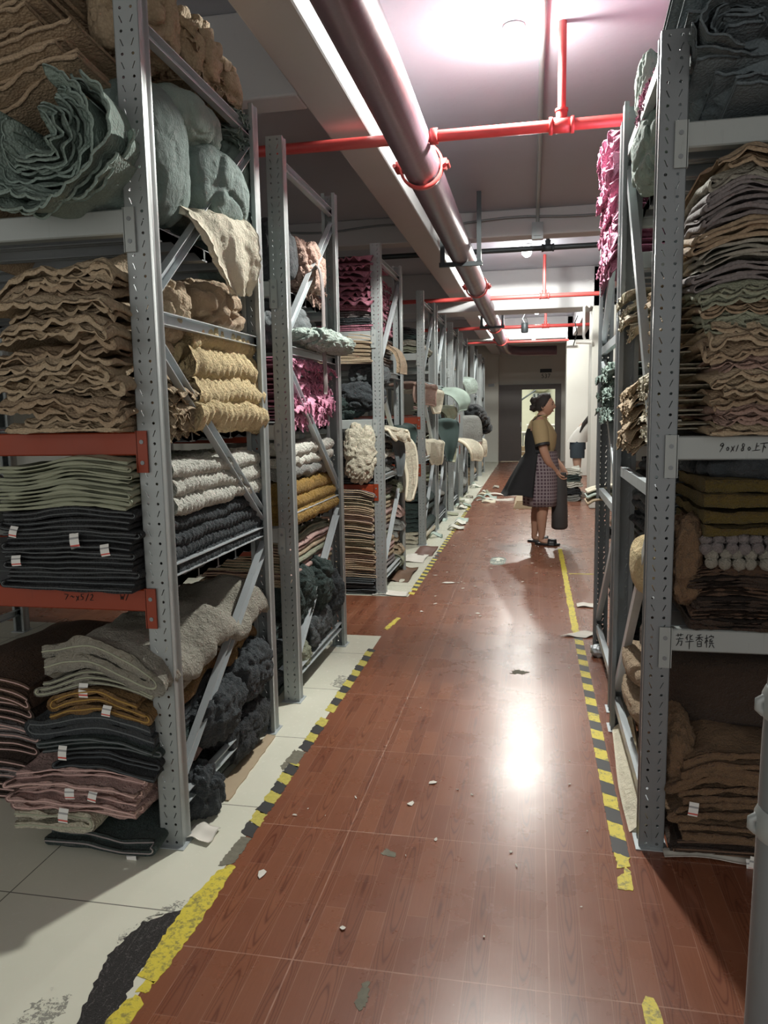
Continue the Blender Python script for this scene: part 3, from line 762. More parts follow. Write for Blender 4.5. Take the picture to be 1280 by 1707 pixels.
# exit marker set in the floor
MSIGNG = plain('floor_marker_green', (.035, .075, .035), .4)
e = MB(); th = np.linspace(0, 2*PI, 33)[:-1]
flat(e, [(.075*math.copysign(abs(math.cos(a))**.6, math.cos(a)), .19*math.copysign(abs(math.sin(a))**.6, math.sin(a))) for a in th], 0, .0015)
fm = e.build('floor_sign', MSIGNG, None, None); fm.location = (-.325, 7.22, 0); tag(fm, 'small dark green exit marker with white arrow on the aisle floor', 'sign')
MSW = plain('sign_white', (.7, .72, .6), .5, var=.03)
e = MB(); flat(e, ccw([(0, .165), (-.055, .09), (-.055, .06), (-.017, .085), (-.017, -.01), (.017, -.01), (.017, .085), (.055, .06), (.055, .09)]), .0015, .0025); e.build('arrow', MSW, fm)
def textobj(s, size, m, parent, loc, rot, name, extr=.0006, sy=1.0):
    cu = bpy.data.curves.new(name, 'FONT'); cu.body = s; cu.size = size; cu.extrude = extr; cu.align_x = 'CENTER'; cu.align_y = 'CENTER'
    cu.materials.append(m); tmp = bpy.data.objects.new('tmp', cu); COL.objects.link(tmp)
    dg = bpy.context.evaluated_depsgraph_get(); me = bpy.data.meshes.new_from_object(tmp.evaluated_get(dg))
    bpy.data.objects.remove(tmp); me.name = name; o = bpy.data.objects.new(name, me); COL.objects.link(o); o.location = loc; o.rotation_euler = rot; o.scale = (1, sy, 1)
    o.parent = parent; return o
textobj('安全出口', .036, MSW, fm, (0, -.09, .002), (0, 0, 0), 'writing', sy=2.6)
# room number plate over the far door
e = empty('wall_sign', (.32, 21.98, 2.42)); tag(e, 'small grey number plate on the wall above the far doorway', 'sign')
mb = MB(); mb.box((-.16, -.012, .06), (.16, 0, .16)); mb.build('header', MDARK, e, smooth=False)
mb = MB(); mb.box((-.16, -.010, -.13), (.16, 0, .06)); mb.build('plate', MWALL, e, smooth=False)
textobj('537', .17, MDARK, e, (0, -.0115, -.04), (PI/2, 0, 0), 'writing')
e = empty('wall_sign', (-1.17, 21.6, 2.15)); tag(e, 'tiny grey plate on the far left pillar', 'sign')
mb = MB(); mb.box((-.08, -.012, -.04), (.08, 0, .04)); mb.build('plate', MPOST2, e, smooth=False)

# ------------------------------------------------------------------ textiles
C = dict(
 black=(.022, .026, .030), charcoal=(.045, .055, .062), slate=(.10, .115, .12), dkgreen=(.035, .060, .055), grey=(.30, .31, .29), taupe=(.36, .34, .28),
 palegreen=(.34, .36, .26), cream=(.74, .69, .54), white=(.72, .72, .64), beige=(.50, .39, .26), beige2=(.43, .32, .21), butter=(.80, .64, .36),
 mustard=(.34, .20, .035), ochre=(.26, .145, .045), brown=(.13, .070, .038), dkbrown=(.060, .034, .020), plush=(.24, .145, .075), pink=(.74, .33, .47), pink2=(.60, .40, .36),
 rose=(.50, .20, .27), teal=(.20, .27, .25), teal2=(.27, .35, .31), mint=(.46, .56, .50), sage=(.19, .24, .205), pinkbrown=(.40, .27, .22), yellow=(.13, .090, .012), lilac=(.25, .22, .215), net=(.15, .185, .20))
def F(c, k='plush', **kw): return fabric('%s_%s_fabric' % (c, k), C[c], k, **kw)
def edging(c): return plain('%s_edging' % c, tuple(min(1, x*1.15+.02) for x in C[c]), .7, var=.1)
NITEM = [0]
def ss(x, a, b):
    u = np.clip((x-a)/(b-a), 0, 1); return u*u*(3-2*u)
def care_label(parent, x, y, z, w=.034, h=.045, tilt=0, curl=.008):
    mb = MB(); k = 8
    t = np.linspace(0, 1, k+1)
    for i in range(k):
        P = []
        for u in (t[i], t[i+1]):
            yy = y-.003-curl*math.sin(u*2.2); zz = z-u*h
            P.append([(x-w/2+tilt*u, yy, zz-tilt*.3), (x+w/2+tilt*u, yy, zz+tilt*.3)])
        mi = 1 if i == k-2 else (2 if i in (2,) else 0)
        mb.shell(np.array(P), .0008, mi=mi, N=np.broadcast_to(np.array([0, -1., 0]), (2, 2, 3)))
    return mb.build('care_label', [MWHITE, MLRED, MLGREY], parent, None, smooth=False)
def fold(name, label, cat, mat, x0, x1, y0, y1, z, n=3, t=.012, gap=.003, ds=.02, dy=.06, edge=None, fuzz=.002, bub=0, bubp=.04, bubw=.10, scal=0, scp=.06, rip=0, start=1,
         jit=.02, yj=.01, hem=0, zmin=None, seed=0, group=None, warp=None, tags=0, rot=0, wob=.004, er=.0028, lace=None):
    """serpentine folded textile lying between x0..x1 (folds left and right), y0 front edge. returns top z"""
    NITEM[0] += 1
    rng = random.Random(seed*31+7); p = t+gap; r = p/2
    pts = []; lay = []
    for i in range(n):
        zc = t/2+i*p; d = start*(1 if i % 2 == 0 else -1)
        L_, R_ = x0+r+rng.random()*jit, x1-r-rng.random()*jit*.6
        if i and i < n:  # join from previous fold
            a, b = (pts[-1][0], R_ if d > 0 else L_)
        else: a, b = ((L_, R_) if d > 0 else (R_, L_))
        m = max(3, int(abs(b-a)/ds))
        for k in range(m+1): pts.append((a+(b-a)*k/m, zc)); lay.append(i)
        if i < n-1:
            for k in range(1, 6):
                th = -PI/2+PI*k/6
                pts.append((b+d*r*1.25*math.cos(th), zc+r+r*math.sin(th))); lay.append(i+.5)
    pts = np.array(pts); lay = np.array(lay); m = len(pts)
    s = np.concatenate([[0], np.cumsum(np.linalg.norm(np.diff(pts, axis=0), axis=1))])
    depth = y1-y0
    nk = max(2, int(depth/dy))
    if scal or rip: yk = np.concatenate([[0, .008, .018, .032, .05, .08], np.linspace(.12, depth, nk)])
    else: yk = np.concatenate([[0, .01], np.linspace(min(.04, depth/2), depth, nk)])
    T2 = np.gradient(pts, axis=0); T2 /= np.linalg.norm(T2, axis=1, keepdims=True)+1e-9
    N2 = np.c_[-T2[:, 1], T2[:, 0]]
    fr = noise(np.c_[s*2.2, lay*0+seed, lay*0], 1, seed)*yj + np.array([random.Random(seed+int(l)).uniform(-1, 1)*yj for l in lay])
    if scal: fr = fr-scal*np.sqrt(np.abs(np.sin(PI*s/scp)))
    Y = y0+fr[:, None]*np.clip(1-yk/.25, 0, 1)[None]+yk[None]
    P = np.zeros((m, len(yk), 3)); P[..., 0] = pts[:, :1]; P[..., 2] = z+pts[:, 1:]; P[..., 1] = Y
    N = np.zeros_like(P); N[..., 0] = N2[:, :1]; N[..., 2] = N2[:, 1:]
    if rip:
        ph = rng.uniform(0, 6)
        pn = 3.5*noise(np.c_[s*3, s*0+seed, s*0], 1, seed+1)
        R = rip*((np.sin(2*PI*s/(scp*2.1)+ph+pn)+.6*noise(np.c_[s*14, s*0+seed, s*0], 1, seed+5))*(.5+.8*np.abs(noise(np.c_[s*4, s*0, s*0+seed], 1, seed+8))))[:, None]*np.exp(-yk/.09)[None]
        P = P+N*R[..., None]
    if hem:
        hl = hem*(.45+.75*np.sqrt(np.abs(np.sin(PI*s/scp+seed)))+.5*noise(np.c_[s*6, s*0, s*0+seed], 1, seed+4))
        P[..., 2] -= hl[:, None]*np.exp(-(yk/.016)**1.5)[None]
    # plush / bubble relief
    h = fuzz*fbm(P, 55, seed, 2)+fuzz*1.5*noise(P, 18, seed)
    if bub:
        wgt = ss(P[..., 0], x1-bubw, x1-bubw*.4)
        wgt = np.maximum(wgt, (lay > n-1.6)[:, None]*.6)
        B = np.sqrt(np.abs(np.sin(PI*(s[:, None]+.0*Y)/bubp)*np.sin(PI*(Y+.013*np.sin(s[:, None]*40))/bubp)))
        h = h+bub*wgt*(B*(1+.3*noise(P, 30, seed+3)))
    P[..., 2] += wob*noise(P*np.array([1, 1, .25]), 7, seed+11)+wob*.6*noise(P, 16, seed+2)
    def W(Q):
        Q = Q.copy()
        if rot:
            cx, cy = (x0+x1)/2, (y0+y1)/2; c, s_ = math.cos(rot), math.sin(rot)
            X, Yy = Q[..., 0]-cx, Q[..., 1]-cy; Q[..., 0], Q[..., 1] = cx+c*X-s_*Yy, cy+s_*X+c*Yy
        return warp(Q) if warp else Q
    if zmin is not None: P[..., 2] = np.maximum(P[..., 2], zmin+t/2)
    mb = MB(); mb.shell(P, t*.96, d1=h, d2=h, N=N)
    mb.v = [W(v) for v in mb.v]
    loc = ((x0+x1)/2, y0, z)
    wl = W(np.array([[loc]]))[0, 0]; loc = tuple(wl)
    o = mb.build(name, mat, None, loc); tag(o, label, cat, group)
    if edge is not None:
        E = P[:, 0].copy(); E[:, 1] -= .001
        # decimate slightly and keep arcs
        mb = MB(); mb.tube(E, er, 5); mb.v = [W(v)-np.array(loc) for v in mb.v]
        mb.build('edging', edge, o)
    for k in range(tags):
        tr = random.Random(seed*7+k); xx = x0+(x1-x0)*tr.uniform(.12, .85); zz = z+t*n*tr.uniform(.3, .8)
        q = W(np.array([[(xx, y0, zz)]]))[0, 0]-np.array(loc)
        care_label(o, q[0], q[1]-yj, q[2], w=tr.uniform(.026, .036), h=tr.uniform(.03, .05), tilt=tr.uniform(-.01, .01))
    return z+n*p

def mkwarp(x0, x1, z0, z1, amp=.01, sag=.02, seed=0, lean=(0, 0)):
    def f(Q):
        Q = Q.copy(); u = np.clip((Q[..., 2]-z0)/(z1-z0+1e-6), 0, 1.2)
        xn = (Q[..., 0]-(x0+x1)/2)/((x1-x0)/2)
        G = np.stack([Q[..., 0], Q[..., 1], Q[..., 0]*0], -1)
        Q[..., 2] += u*amp*noise(G, 5, seed)*1.2-u*sag*np.abs(xn)**3
        Q[..., 0] += lean[0]*u+.008*noise(Q*np.array([0, 3, 6]), 1, seed+5); Q[..., 1] += lean[1]*u
        return Q
    return f

def blob(name, label, cat, mat, c, r, seed=0, amp=.16, fs=5.0, nu=110, nv=70, fz=.0, sq=2.6, group=None, sharpf=1.0, parent=None):
    """stuffed, creased bundle"""
    th = np.linspace(0, 2*PI, nu+1)[:-1]; ph = np.linspace(0.02, PI-.02, nv)
    D = np.stack([np.sin(ph)[:, None]*np.cos(th)[None], np.sin(ph)[:, None]*np.sin(th)[None], np.broadcast_to(np.cos(ph)[:, None], (nv, nu))], -1)
    nrm = (np.abs(D)**sq).sum(-1)**(1/sq)
    D = D/nrm[..., None]
    P = D*np.array(r)
    q = P+np.array([seed*3.1, 0, 0])
    q = q+.05*np.stack([noise(q, 6, seed), noise(q, 6, seed+1), noise(q, 6, seed+2)], -1)
    n1 = noise(q, fs*.8, seed); cr = np.exp(-(noise(q, fs*1.0, seed+31)/.10)**2); cr2 = np.exp(-(noise(q, fs*2.1, seed+17)/.16)**2)
    wr_ = 1-2*np.abs(noise(q*np.array([1, 1, .6]), fs*4.2, seed+4)); k = 1-2*np.abs(noise(q, fs*8, seed+9))
    d = 1+amp*(.55*n1-.75*cr*sharpf-.35*cr2+.16*wr_+.09*k)
    if fz: P = P+D/np.linalg.norm(D, axis=-1, keepdims=True)*(fz*fbm(q, 60, seed, 3))[..., None]
    P = P*d[..., None]+np.array(c)
    mb = MB(); mb.loft(P[::-1], caps=True)
    loc = (c[0], c[1], c[2]-r[2])
    o = mb.build(name, mat, parent, loc)
    return tag(o, label, cat, group) if label else o

def drape(name, label, cat, mat, path, wdir, width, t=.006, rip=.0, ripn=3, scal=0, scp=.05, seed=0, group=None, nw=24, fuzz=.001, edge=None, ends=True, parent=None, taper=None, quilt=0, sub=6):
    """thick cloth following a 3-D path, extended sideways along wdir"""
    path = np.array(path, float)
    # Catmull-Rom
    pp = np.vstack([2*path[0]-path[1], path, 2*path[-1]-path[-2]]); out = []
    for i in range(1, len(pp)-2):
        for u in np.linspace(0, 1, sub, endpoint=False):
            a, b, c, d = pp[i-1], pp[i], pp[i+1], pp[i+2]
            out.append(.5*((2*b)+(-a+c)*u+(2*a-5*b+4*c-d)*u*u+(-a+3*b-3*c+d)*u**3))
    out.append(path[-1]); Q = np.array(out); m = len(Q)
    wd = np.array(wdir, float); wd /= np.linalg.norm(wd)
    v = np.linspace(-.5, .5, nw+1)
    s = np.concatenate([[0], np.cumsum(np.linalg.norm(np.diff(Q, axis=0), axis=1))]); L_ = s[-1]
    wfac = np.ones(m) if taper is None else np.interp(s/L_, [a for a, b in taper], [b for a, b in taper])
    P = Q[:, None]+wd*(v*width)[None, :, None]*wfac[:, None, None]
    T = np.gradient(Q, axis=0); T /= np.linalg.norm(T, axis=1, keepdims=True)+1e-9
    N = np.cross(T, wd); N /= np.linalg.norm(N, axis=1, keepdims=True)+1e-9
    if rip:
        R = rip*np.sin(2*PI*v*ripn+seed)[None]*(np.linspace(.25, 1, m)**1.0)[:, None]+rip*.5*noise(P, 9, seed)
        P = P+N[:, None]*R[..., None]
    if scal:
        P[-1] += T[-1]*(scal*np.sqrt(np.abs(np.sin(PI*v*width/scp))))[:, None]
        for e in (0, -1):
            P[:, e] += wd*(1 if e else -1)*(scal*np.sqrt(np.abs(np.sin(PI*s/scp))))[:, None]
    h = fuzz*fbm(P, 45, seed, 2)
    if quilt: h = h+quilt*(1-np.abs(noise(P, 22, seed+2))*2)
    Ng = np.cross(np.gradient(P, axis=0), np.gradient(P, axis=1)); Ng /= np.linalg.norm(Ng, axis=2, keepdims=True)+1e-9
    mb = MB(); mb.shell(P, t, d1=h, d2=h, N=Ng)
    loc = tuple(path[0]); o = mb.build(name, mat, parent, loc)
    if label: tag(o, label, cat, group)
    if edge is not None:
        E = np.vstack([P[:, 0], P[-1, 1:-1], P[::-1, -1]]); mb = MB(); mb.tube(E, t*.5+.0015, 5); mb.v = [a-np.array(loc) for a in mb.v]; mb.build('edging', edge, o)
    return o

def ruffles(name, label, cat, mat, x0, x1, y0, y1, z0, z1, n=8, face='x', amp=.014, wl=.07, t=.004, seed=0, group=None, droop=.03, mat2=None):
    """pile of frilled layers whose wavy edges look out at +x (face x) or -y (face y)"""
    rng = random.Random(seed); mb = MB(); nu = 5
    for i in range(n):
        z = z0+(z1-z0)*(i+.5)/n
        a0, a1 = (y0, y1) if face == 'x' else (x0, x1)
        L_ = a1-a0; m = max(12, int(L_/.008)); a = np.linspace(a0+rng.uniform(0, .05), a1-rng.uniform(0, .05), m)
        out = x1 if face == 'x' else y0; inn = x0 if face == 'x' else y1
        reach = rng.uniform(-.02, .015)+.02*noise(np.c_[a*4, a*0+seed, a*0+i], 1, seed)
        ph = rng.uniform(0, 6); w = wl*rng.uniform(.8, 1.3)
        wave = np.sin(2*PI*a/w+ph+4.5*noise(np.c_[a*6, a*0, a*0+i], 1, seed))*(.35+1.1*np.abs(noise(np.c_[a*9, a*0+3, a*0+i], 1, seed+2)))+.6*noise(np.c_[a*26, a*0, a*0+i], 1, seed+6)
        u = np.array([0, .5, .8, .93, 1.0]); span = .10
        P = np.zeros((m, nu, 3)); sc = .008*np.abs(np.sin(2*PI*a/(w*.45)+ph))
        for k, uu in enumerate(u):
            d = (1-uu)*span
            if k == 0: pos = np.full(m, inn) if abs(out-inn) > span else np.full(m, inn)
            ee = out+(reach+(sc if k == 4 else 0))*(1 if face == 'x' else -1)
            pos = (inn if k == 0 else ee-(1 if face == 'x' else -1)*d)
            zz = z+amp*wave*uu**3-droop*uu**4*rng.uniform(.9, 1.1)+.012*noise(np.c_[a*5, a*0+k*.2, a*0+i*3], 1, seed+3)
            if face == 'x': P[:, k, 0] = pos; P[:, k, 1] = a
            else: P[:, k, 1] = pos; P[:, k, 0] = a
            P[:, k, 2] = zz
        mb.shell(P, t, mi=(i % 2 if mat2 else 0))
    loc = ((x0+x1)/2, (y0+y1)/2, z0)
    o = mb.build(name, [mat]+([mat2] if mat2 else []), None, loc); return tag(o, label, cat, group)

def swags(name, label, cat, mat, p0, p1, n, dn, y0, y1, sag=.0, t=.009, seed=0, rp=.012, flare=.006, setb=.0):
    """layers of gathered cloth running from p0 to p1 (x,z), one above the other"""
    rng = random.Random(seed); mb = MB(); p0 = np.array(p0, float); p1 = np.array(p1, float)
    d = p1-p0; L_ = np.linalg.norm(d); d = d/L_; nn = np.array([-d[1], d[0]])
    m = int(L_/.010); u = np.linspace(0, 1, m)
    for i in range(n):
        a, b = rng.uniform(-.05, .12), rng.uniform(-.05, .12); uu = a+(1-a-b)*u; s_ = uu*L_
        off = i*dn+rp*1.8*noise(np.c_[uu*2.4, uu*0+i*.35, uu*0], 1, seed)+rp*.6*noise(np.c_[uu*9, uu*0+i*.8, uu*0], 1, seed+2)-sag*4*uu*(1-uu)
        c = p0+d*s_[:, None]+nn*off[:, None]
        yk = np.array([0, .008, .02, .05, .1, .2, y1-y0]); P = np.zeros((m, 7, 3)); jo = rng.uniform(-.03, .03)+setb*i
        yn = .05*noise(np.c_[uu*3, uu*0+i*.3, uu*0+7], 1, seed+5)
        for k, yy in enumerate(yk):
            e = flare*math.exp(-(yy/.02)**1.4)*(1+noise(np.c_[uu*30, uu*0, uu*0+i], 1, seed+3))-yy*.12
            P[:, k, 0] = c[:, 0]+nn[0]*e; P[:, k, 2] = c[:, 1]+nn[1]*e; P[:, k, 1] = y0+yy+jo+yn
        mb.shell(P, t)
    o = mb.build(name, mat, None, ((p0[0]+p1[0])/2, (y0+y1)/2, min(p0[1], p1[1]))); return tag(o, label, cat)

def stack(where, items, x0, x1, y0, y1, z0, warpamp=.012, sag=.02, seed=0, group=None, lite=False, ztop=None, lean=(0, 0), start=0):
    """items bottom to top: dict(c=colour, k=kind, n=layers, t=thickness, cnt=how many, name=, word=)"""
    tot = sum(it.get('cnt', 1)*it.get('n', 3)*(it.get('t', .012)+it.get('gap', .003)) for it in items)
    sc = 1.0 if ztop is None else (ztop-z0)/tot
    wf = mkwarp(x0, x1, z0, z0+tot*sc, warpamp, sag, seed, lean)
    z = z0; idx = start; rng = random.Random(seed+99)
    for it in items:
        for c in range(it.get('cnt', 1)):
            ds = .05 if lite else .02; dy = .3 if lite else .06
            kw = {k: v for k, v in it.items() if k in ('bub', 'bubp', 'bubw', 'scal', 'scp', 'rip', 'fuzz', 'jit', 'yj', 'tags', 'wob', 'er', 'hem')}
            if 'tags' in kw and callable(kw['tags']): kw['tags'] = kw['tags'](c)
            if it.get('bub') and not lite: ds, dy = .010, .011
            if it.get('fine'): ds, dy = it['fine']
            col = it['c'] if isinstance(it['c'], str) else it['c'][c % len(it['c'])]
            lab = '%s %s, %s from bottom %s' % (it.get('word', col), it.get('name', 'folded mat').replace('_', ' '), ORD[idx] if idx < 16 else 'near top', where)
            dx0, dx1, dyy = it.get('dx0', 0)+rng.uniform(0, .02), it.get('dx1', 0)+rng.uniform(0, .012), it.get('dy', 0)+rng.uniform(-.012, .012)
            if lite: kw.pop('bub', None)
            fold(it.get('name', 'folded_mat').replace(' ', '_'), lab, it.get('cat', 'mat'), F(col, it.get('k', 'plush')), x0+dx0, x1-dx1, y0+dyy, y1, z, n=it.get('n', 3), t=it.get('t', .012)*sc, gap=it.get('gap', .003)*sc,
                 ds=ds, dy=dy, edge=None if (lite or it.get('e') is None) else edging(it['e']), seed=seed*17+idx, start=(1 if (idx+it.get('flip', 0)) % 2 else -1), group=group, warp=wf, zmin=z0, **kw)
            z += it.get('n', 3)*(it.get('t', .012)+it.get('gap', .003))*sc; idx += 1
    return z
# ================================================================== first left rack
A0, A1 = -1.70, -1.185
G = 'in floor pile, nearest left rack'
stack(G, [
  dict(c='dkgreen', n=3, t=.022, gap=.004, e='lilac', word='crumpled dark green', tags=1, dx0=.10, dy=-.02, wob=.016, yj=.03, fine=(.015, .05)),
  dict(c='cream', n=2, t=.030, gap=.004, e='palegreen', word='pale cream plush', dx0=-.03, dx1=.20, dy=-.05, fuzz=.006, wob=.012, fine=(.014, .05)),
  dict(c='pink2', n=4, t=.017, gap=.003, e='pink2', word='dusty pink plush', cnt=2, tags=lambda c: 1+c, dx0=-.02, dx1=.05, dy=-.04, fuzz=.005, wob=.012, yj=.03, fine=(.014, .05)),
  dict(c='black', n=3, t=.015, gap=.004, e='charcoal', word='black', dx0=.12, wob=.010, yj=.02),
  dict(c='dkgreen', n=3, t=.014, gap=.004, e='slate', word='blackish green', tags=1, dx0=.05, wob=.008, yj=.02),
  dict(c='charcoal', n=2, t=.036, gap=.004, e='slate', word='charcoal plush', dx0=.01, fuzz=.004, fine=(.014, .04)),
  dict(c='ochre', n=3, t=.026, gap=.005, e='mustard', word='brown ochre plush', tags=1, dx0=.03, dy=-.02, fuzz=.005, jit=.10, wob=.010, fine=(.012, .04)),
  dict(c='taupe', n=3, t=.016, gap=.005, e='palegreen', word='grey taupe', tags=1, dx0=.06, yj=.01),
  dict(c='taupe', n=2, t=.050, gap=.008, e='palegreen', word='thick grey taupe plush', dx0=.09, dx1=-.01, dy=-.02, fuzz=.006, wob=.012, bub=.010, bubp=.09, bubw=.14, fine=(.010, .012)),
], A0, A1, 2.14, 3.08, .003, warpamp=.05, sag=.05, seed=1, ztop=.70, lean=(0.02, 0))
for k, (y, z, r, c, w) in enumerate([(2.62, .30, (.09, .20, .11), 'charcoal', 'upper'), (2.95, .34, (.09, .18, .12), 'charcoal', 'rear'), (2.85, .12, (.08, .24, .10), 'black', 'lowest'), (2.40, .09, (.09, .10, .10), 'charcoal', 'front')]):
    blob('plush_bundle', 'shaggy %s bundle bulging out under the diagonal brace, %s one' % (c, w), 'textile', F(c), (-1.20+(.03 if k == 3 else 0), y, z), r, 20+k, amp=.26, fs=6, fz=.014)
stack('in dark pile, far left of nearest rack', [dict(c=['dkbrown', 'lilac', 'dkbrown', 'lilac', 'dkbrown', 'brown'], n=3, t=.018, gap=.004, e='pink2', word='dim brown grey', cnt=6, yj=.02)], -2.25, -1.78, 2.35, 3.1, .003, seed=2, ztop=.50, sag=.05)
G = 'on lower orange beam, nearest left rack'
stack(G, [dict(c='black', n=2, t=.014, gap=.003, e='slate', word='black backed', cnt=8, tags=lambda c: 1 if c in (3, 4, 5, 6) else 0, yj=.012, er=.0018),
  dict(c='palegreen', k='woven', n=3, t=.010, gap=.003, e='palegreen', word='pale green backed', cnt=4, yj=.014, er=.0018)], A0, A1-.02, 2.13, 2.9, .878, warpamp=.02, seed=3, ztop=1.288, sag=.012)
for j, (z0, z1, c, n, w) in enumerate([(.90, 1.08, 'charcoal', 4, 'charcoal bubble textured'), (1.10, 1.27, 'white', 3, 'white bubble textured')]):
    z = z0
    for k in range(n):
        h = (z1-z0)/n
        fold('bubble_mat', '%s mat, %s from the bottom, facing the aisle on nearest left rack' % (w, ORD[k]), 'mat', F(c), -1.62, -1.175-.004*k, 2.30, 3.12, z, n=2, t=h/2-.003, gap=.003, ds=.008, dy=.009, bub=.015, bubp=.034, bubw=.2, seed=300+j*10+k, edge=None, jit=.015, wob=.008)
        z += h
G = 'above the upper orange beam on the left'
stack(G, [dict(c=['beige', 'beige2', 'beige'], k='lace', n=3, t=.013, gap=.005, word='beige lace edged', name='folded_coverlet', cat='coverlet', cnt=9, scal=.004, scp=.055, rip=.006, hem=.020, yj=.034, wob=.022, jit=.08, dx0=-.02, fuzz=.004, fine=(.009, .07))],
      A0+.06, A1-.01, 2.10, 2.46, 1.378, warpamp=.07, sag=.10, seed=4, ztop=1.93)
z = 1.378
for k, (h, c) in enumerate([(.09, 'butter'), (.09, 'butter'), (.10, 'butter'), (.08, 'butter')]):
    fold('plush_blanket', 'fluffy butter yellow folded blanket, %s from the bottom beside the diagonal brace' % ORD[k], 'blanket', F(c), -1.62, -1.155-.012*k, 2.47+.02*k, 3.13, z, n=2, t=h/2-.004, gap=.004, ds=.010, dy=.011, bub=.022, bubp=.055, bubw=.25, seed=330+k, jit=.02, wob=.02, fuzz=.004)
    z += h
ruffles('lace_coverlet', 'cream frilled lace cloth tucked behind the nearest left post', 'coverlet', F('beige', 'lace'), -1.6, -1.165, 2.27, 2.60, 1.38, 1.58, n=9, seed=3)
blob('crumpled_coverlet', 'crumpled beige quilted cloth on top of the butter yellow blankets', 'coverlet', F('beige2', 'quilt'), (-1.30, 2.86, 1.83), (.17, .26, .115), 31, amp=.25, fs=7)
blob('crumpled_coverlet', 'small beige lace bundle behind the middle of the nearest post', 'coverlet', F('beige', 'lace'), (-1.29, 2.45, 1.78), (.13, .13, .12), 32, amp=.25, fs=8)
# ---- third level: teal bundles
def fan(name, label, mat, cx, cz, y0, y1, n, r0, r1, a0, a1, seed=0, sq=(1, 1), t=.005, flare=.012, rp=.006, scp=.05, setb=.06):
    """nested curved layers seen edge-on like a cabbage"""
    mb = MB(); rng = random.Random(seed)
    for i in range(n):
        r = r0+(r1-r0)*i/(n-1); b0 = a0+rng.uniform(-.35, .35); b1 = a1+rng.uniform(-.35, .35)
        m = max(16, int(r*(b1-b0)/.007)); th = np.linspace(b0, b1, m)
        rr = r*(1+.16*noise(np.c_[np.cos(th)*1.6, np.sin(th)*1.6, th*0+i*.22], 1, seed)+.05*noise(np.c_[np.cos(th)*5, np.sin(th)*5, th*0+i*.5], 1, seed+3))
        yk = np.array([0, .008, .02, .04, .08, .16, .3, y1-y0]) if y1-y0 > .35 else np.array([0, .008, .02, .04, .08, .16, y1-y0]); s = th*r
        sc = np.sqrt(np.abs(np.sin(PI*s/scp+i)))
        fl = flare*(.3+.8*sc+.8*noise(np.c_[s*7, s*0, s*0+i], 1, seed+7))
        P = np.zeros((m, len(yk), 3)); jo = rng.uniform(-.03, .03)-setb*(i/(n-1)-.5)
        for k, yy in enumerate(yk):
            f = math.exp(-yy/.10); q = rr*(1-.22*yy/(y1-y0))+fl*math.exp(-(yy/.018)**1.4)+rp*f*noise(np.c_[s*16, s*0, s*0+i*.7], 1, seed+1)*1.6
            P[:, k, 0] = cx+q*np.cos(th)*sq[0]; P[:, k, 2] = cz+q*np.sin(th)*sq[1]
            P[:, k, 1] = y0+yy-.008*sc*f+jo+.045*noise(np.c_[np.cos(th)*1.5, np.sin(th)*1.5, th*0+i*.3], 1.5, seed)
        mb.shell(P, t)
    o = mb.build(name, mat, None, (cx, (y0+y1)/2, cz-r1*sq[1])); return tag(o, label, 'coverlet')
fan('rolled_coverlet', 'big roll of teal grey scalloped coverlets bulging through the nearest left rack top', F('teal2', 'lace'), -1.40, 2.22, 2.05, 2.5, 13, .03, .205, -PI*1.12, PI*.32, seed=3, sq=(1.12, .98), t=.008, flare=.016)
fan('rolled_coverlet', 'outer teal grey coverlet wrapped under the big roll', F('teal2', 'lace'), -1.41, 2.235, 2.03, 2.5, 4, .222, .262, -PI*1.0, -PI*.12, seed=8, sq=(1.05, .78), t=.008, flare=.018)
blob('quilted_bundle', 'teal quilted bundle just right of the nearest post', 'quilt', F('teal', 'quilt'), (-1.28, 2.44, 2.27), (.14, .19, .22), 41, amp=.10, fs=5)
blob('quilted_bundle', 'largest teal quilted bundle bulging toward the aisle', 'quilt', F('teal', 'quilt'), (-1.25, 2.82, 2.26), (.16, .24, .16), 42, amp=.13, fs=5)
blob('quilted_bundle', 'teal quilted bundle on top under the top brace', 'quilt', F('teal2', 'quilt'), (-1.27, 2.66, 2.45), (.15, .22, .10), 43, amp=.16, fs=6)
blob('quilted_bundle', 'lower teal bundle sagging beside the rear post', 'quilt', F('teal', 'quilt'), (-1.27, 3.08, 2.14), (.13, .14, .18), 44, amp=.20, fs=6)
blob('quilted_bundle', 'upper teal bundle beside the rear post top', 'quilt', F('teal2', 'quilt'), (-1.28, 3.14, 2.42), (.12, .13, .17), 45, amp=.22, fs=7)
drape('hanging_coverlet', 'cream quilted coverlet corner hanging out of the nearest left rack', 'coverlet', F('cream', 'quilt'), [(-1.40, 2.70, 2.13), (-1.24, 2.68, 2.155), (-1.13, 2.70, 2.13), (-1.09, 2.73, 2.05), (-1.09, 2.78, 1.95), (-1.10, 2.82, 1.885)], (.15, 1, .12), .40, t=.014, rip=.012, ripn=1.6, scal=.012, scp=.04, seed=2, nw=60, quilt=.007, taper=[(0, .7), (.55, 1.0), (.8, .75), (1, .28)], sub=9, edge=None)
drape('hanging_coverlet', 'small beige frilled cloth end behind the hanging cream coverlet', 'coverlet', F('beige', 'lace'), [(-1.36, 3.06, 2.12), (-1.20, 3.05, 2.12), (-1.16, 3.05, 2.06), (-1.155, 3.05, 1.97)], (0, 1, 0), .20, t=.01, rip=.02, ripn=3, scal=.012, seed=5, taper=[(0, 1), (1, .6)])
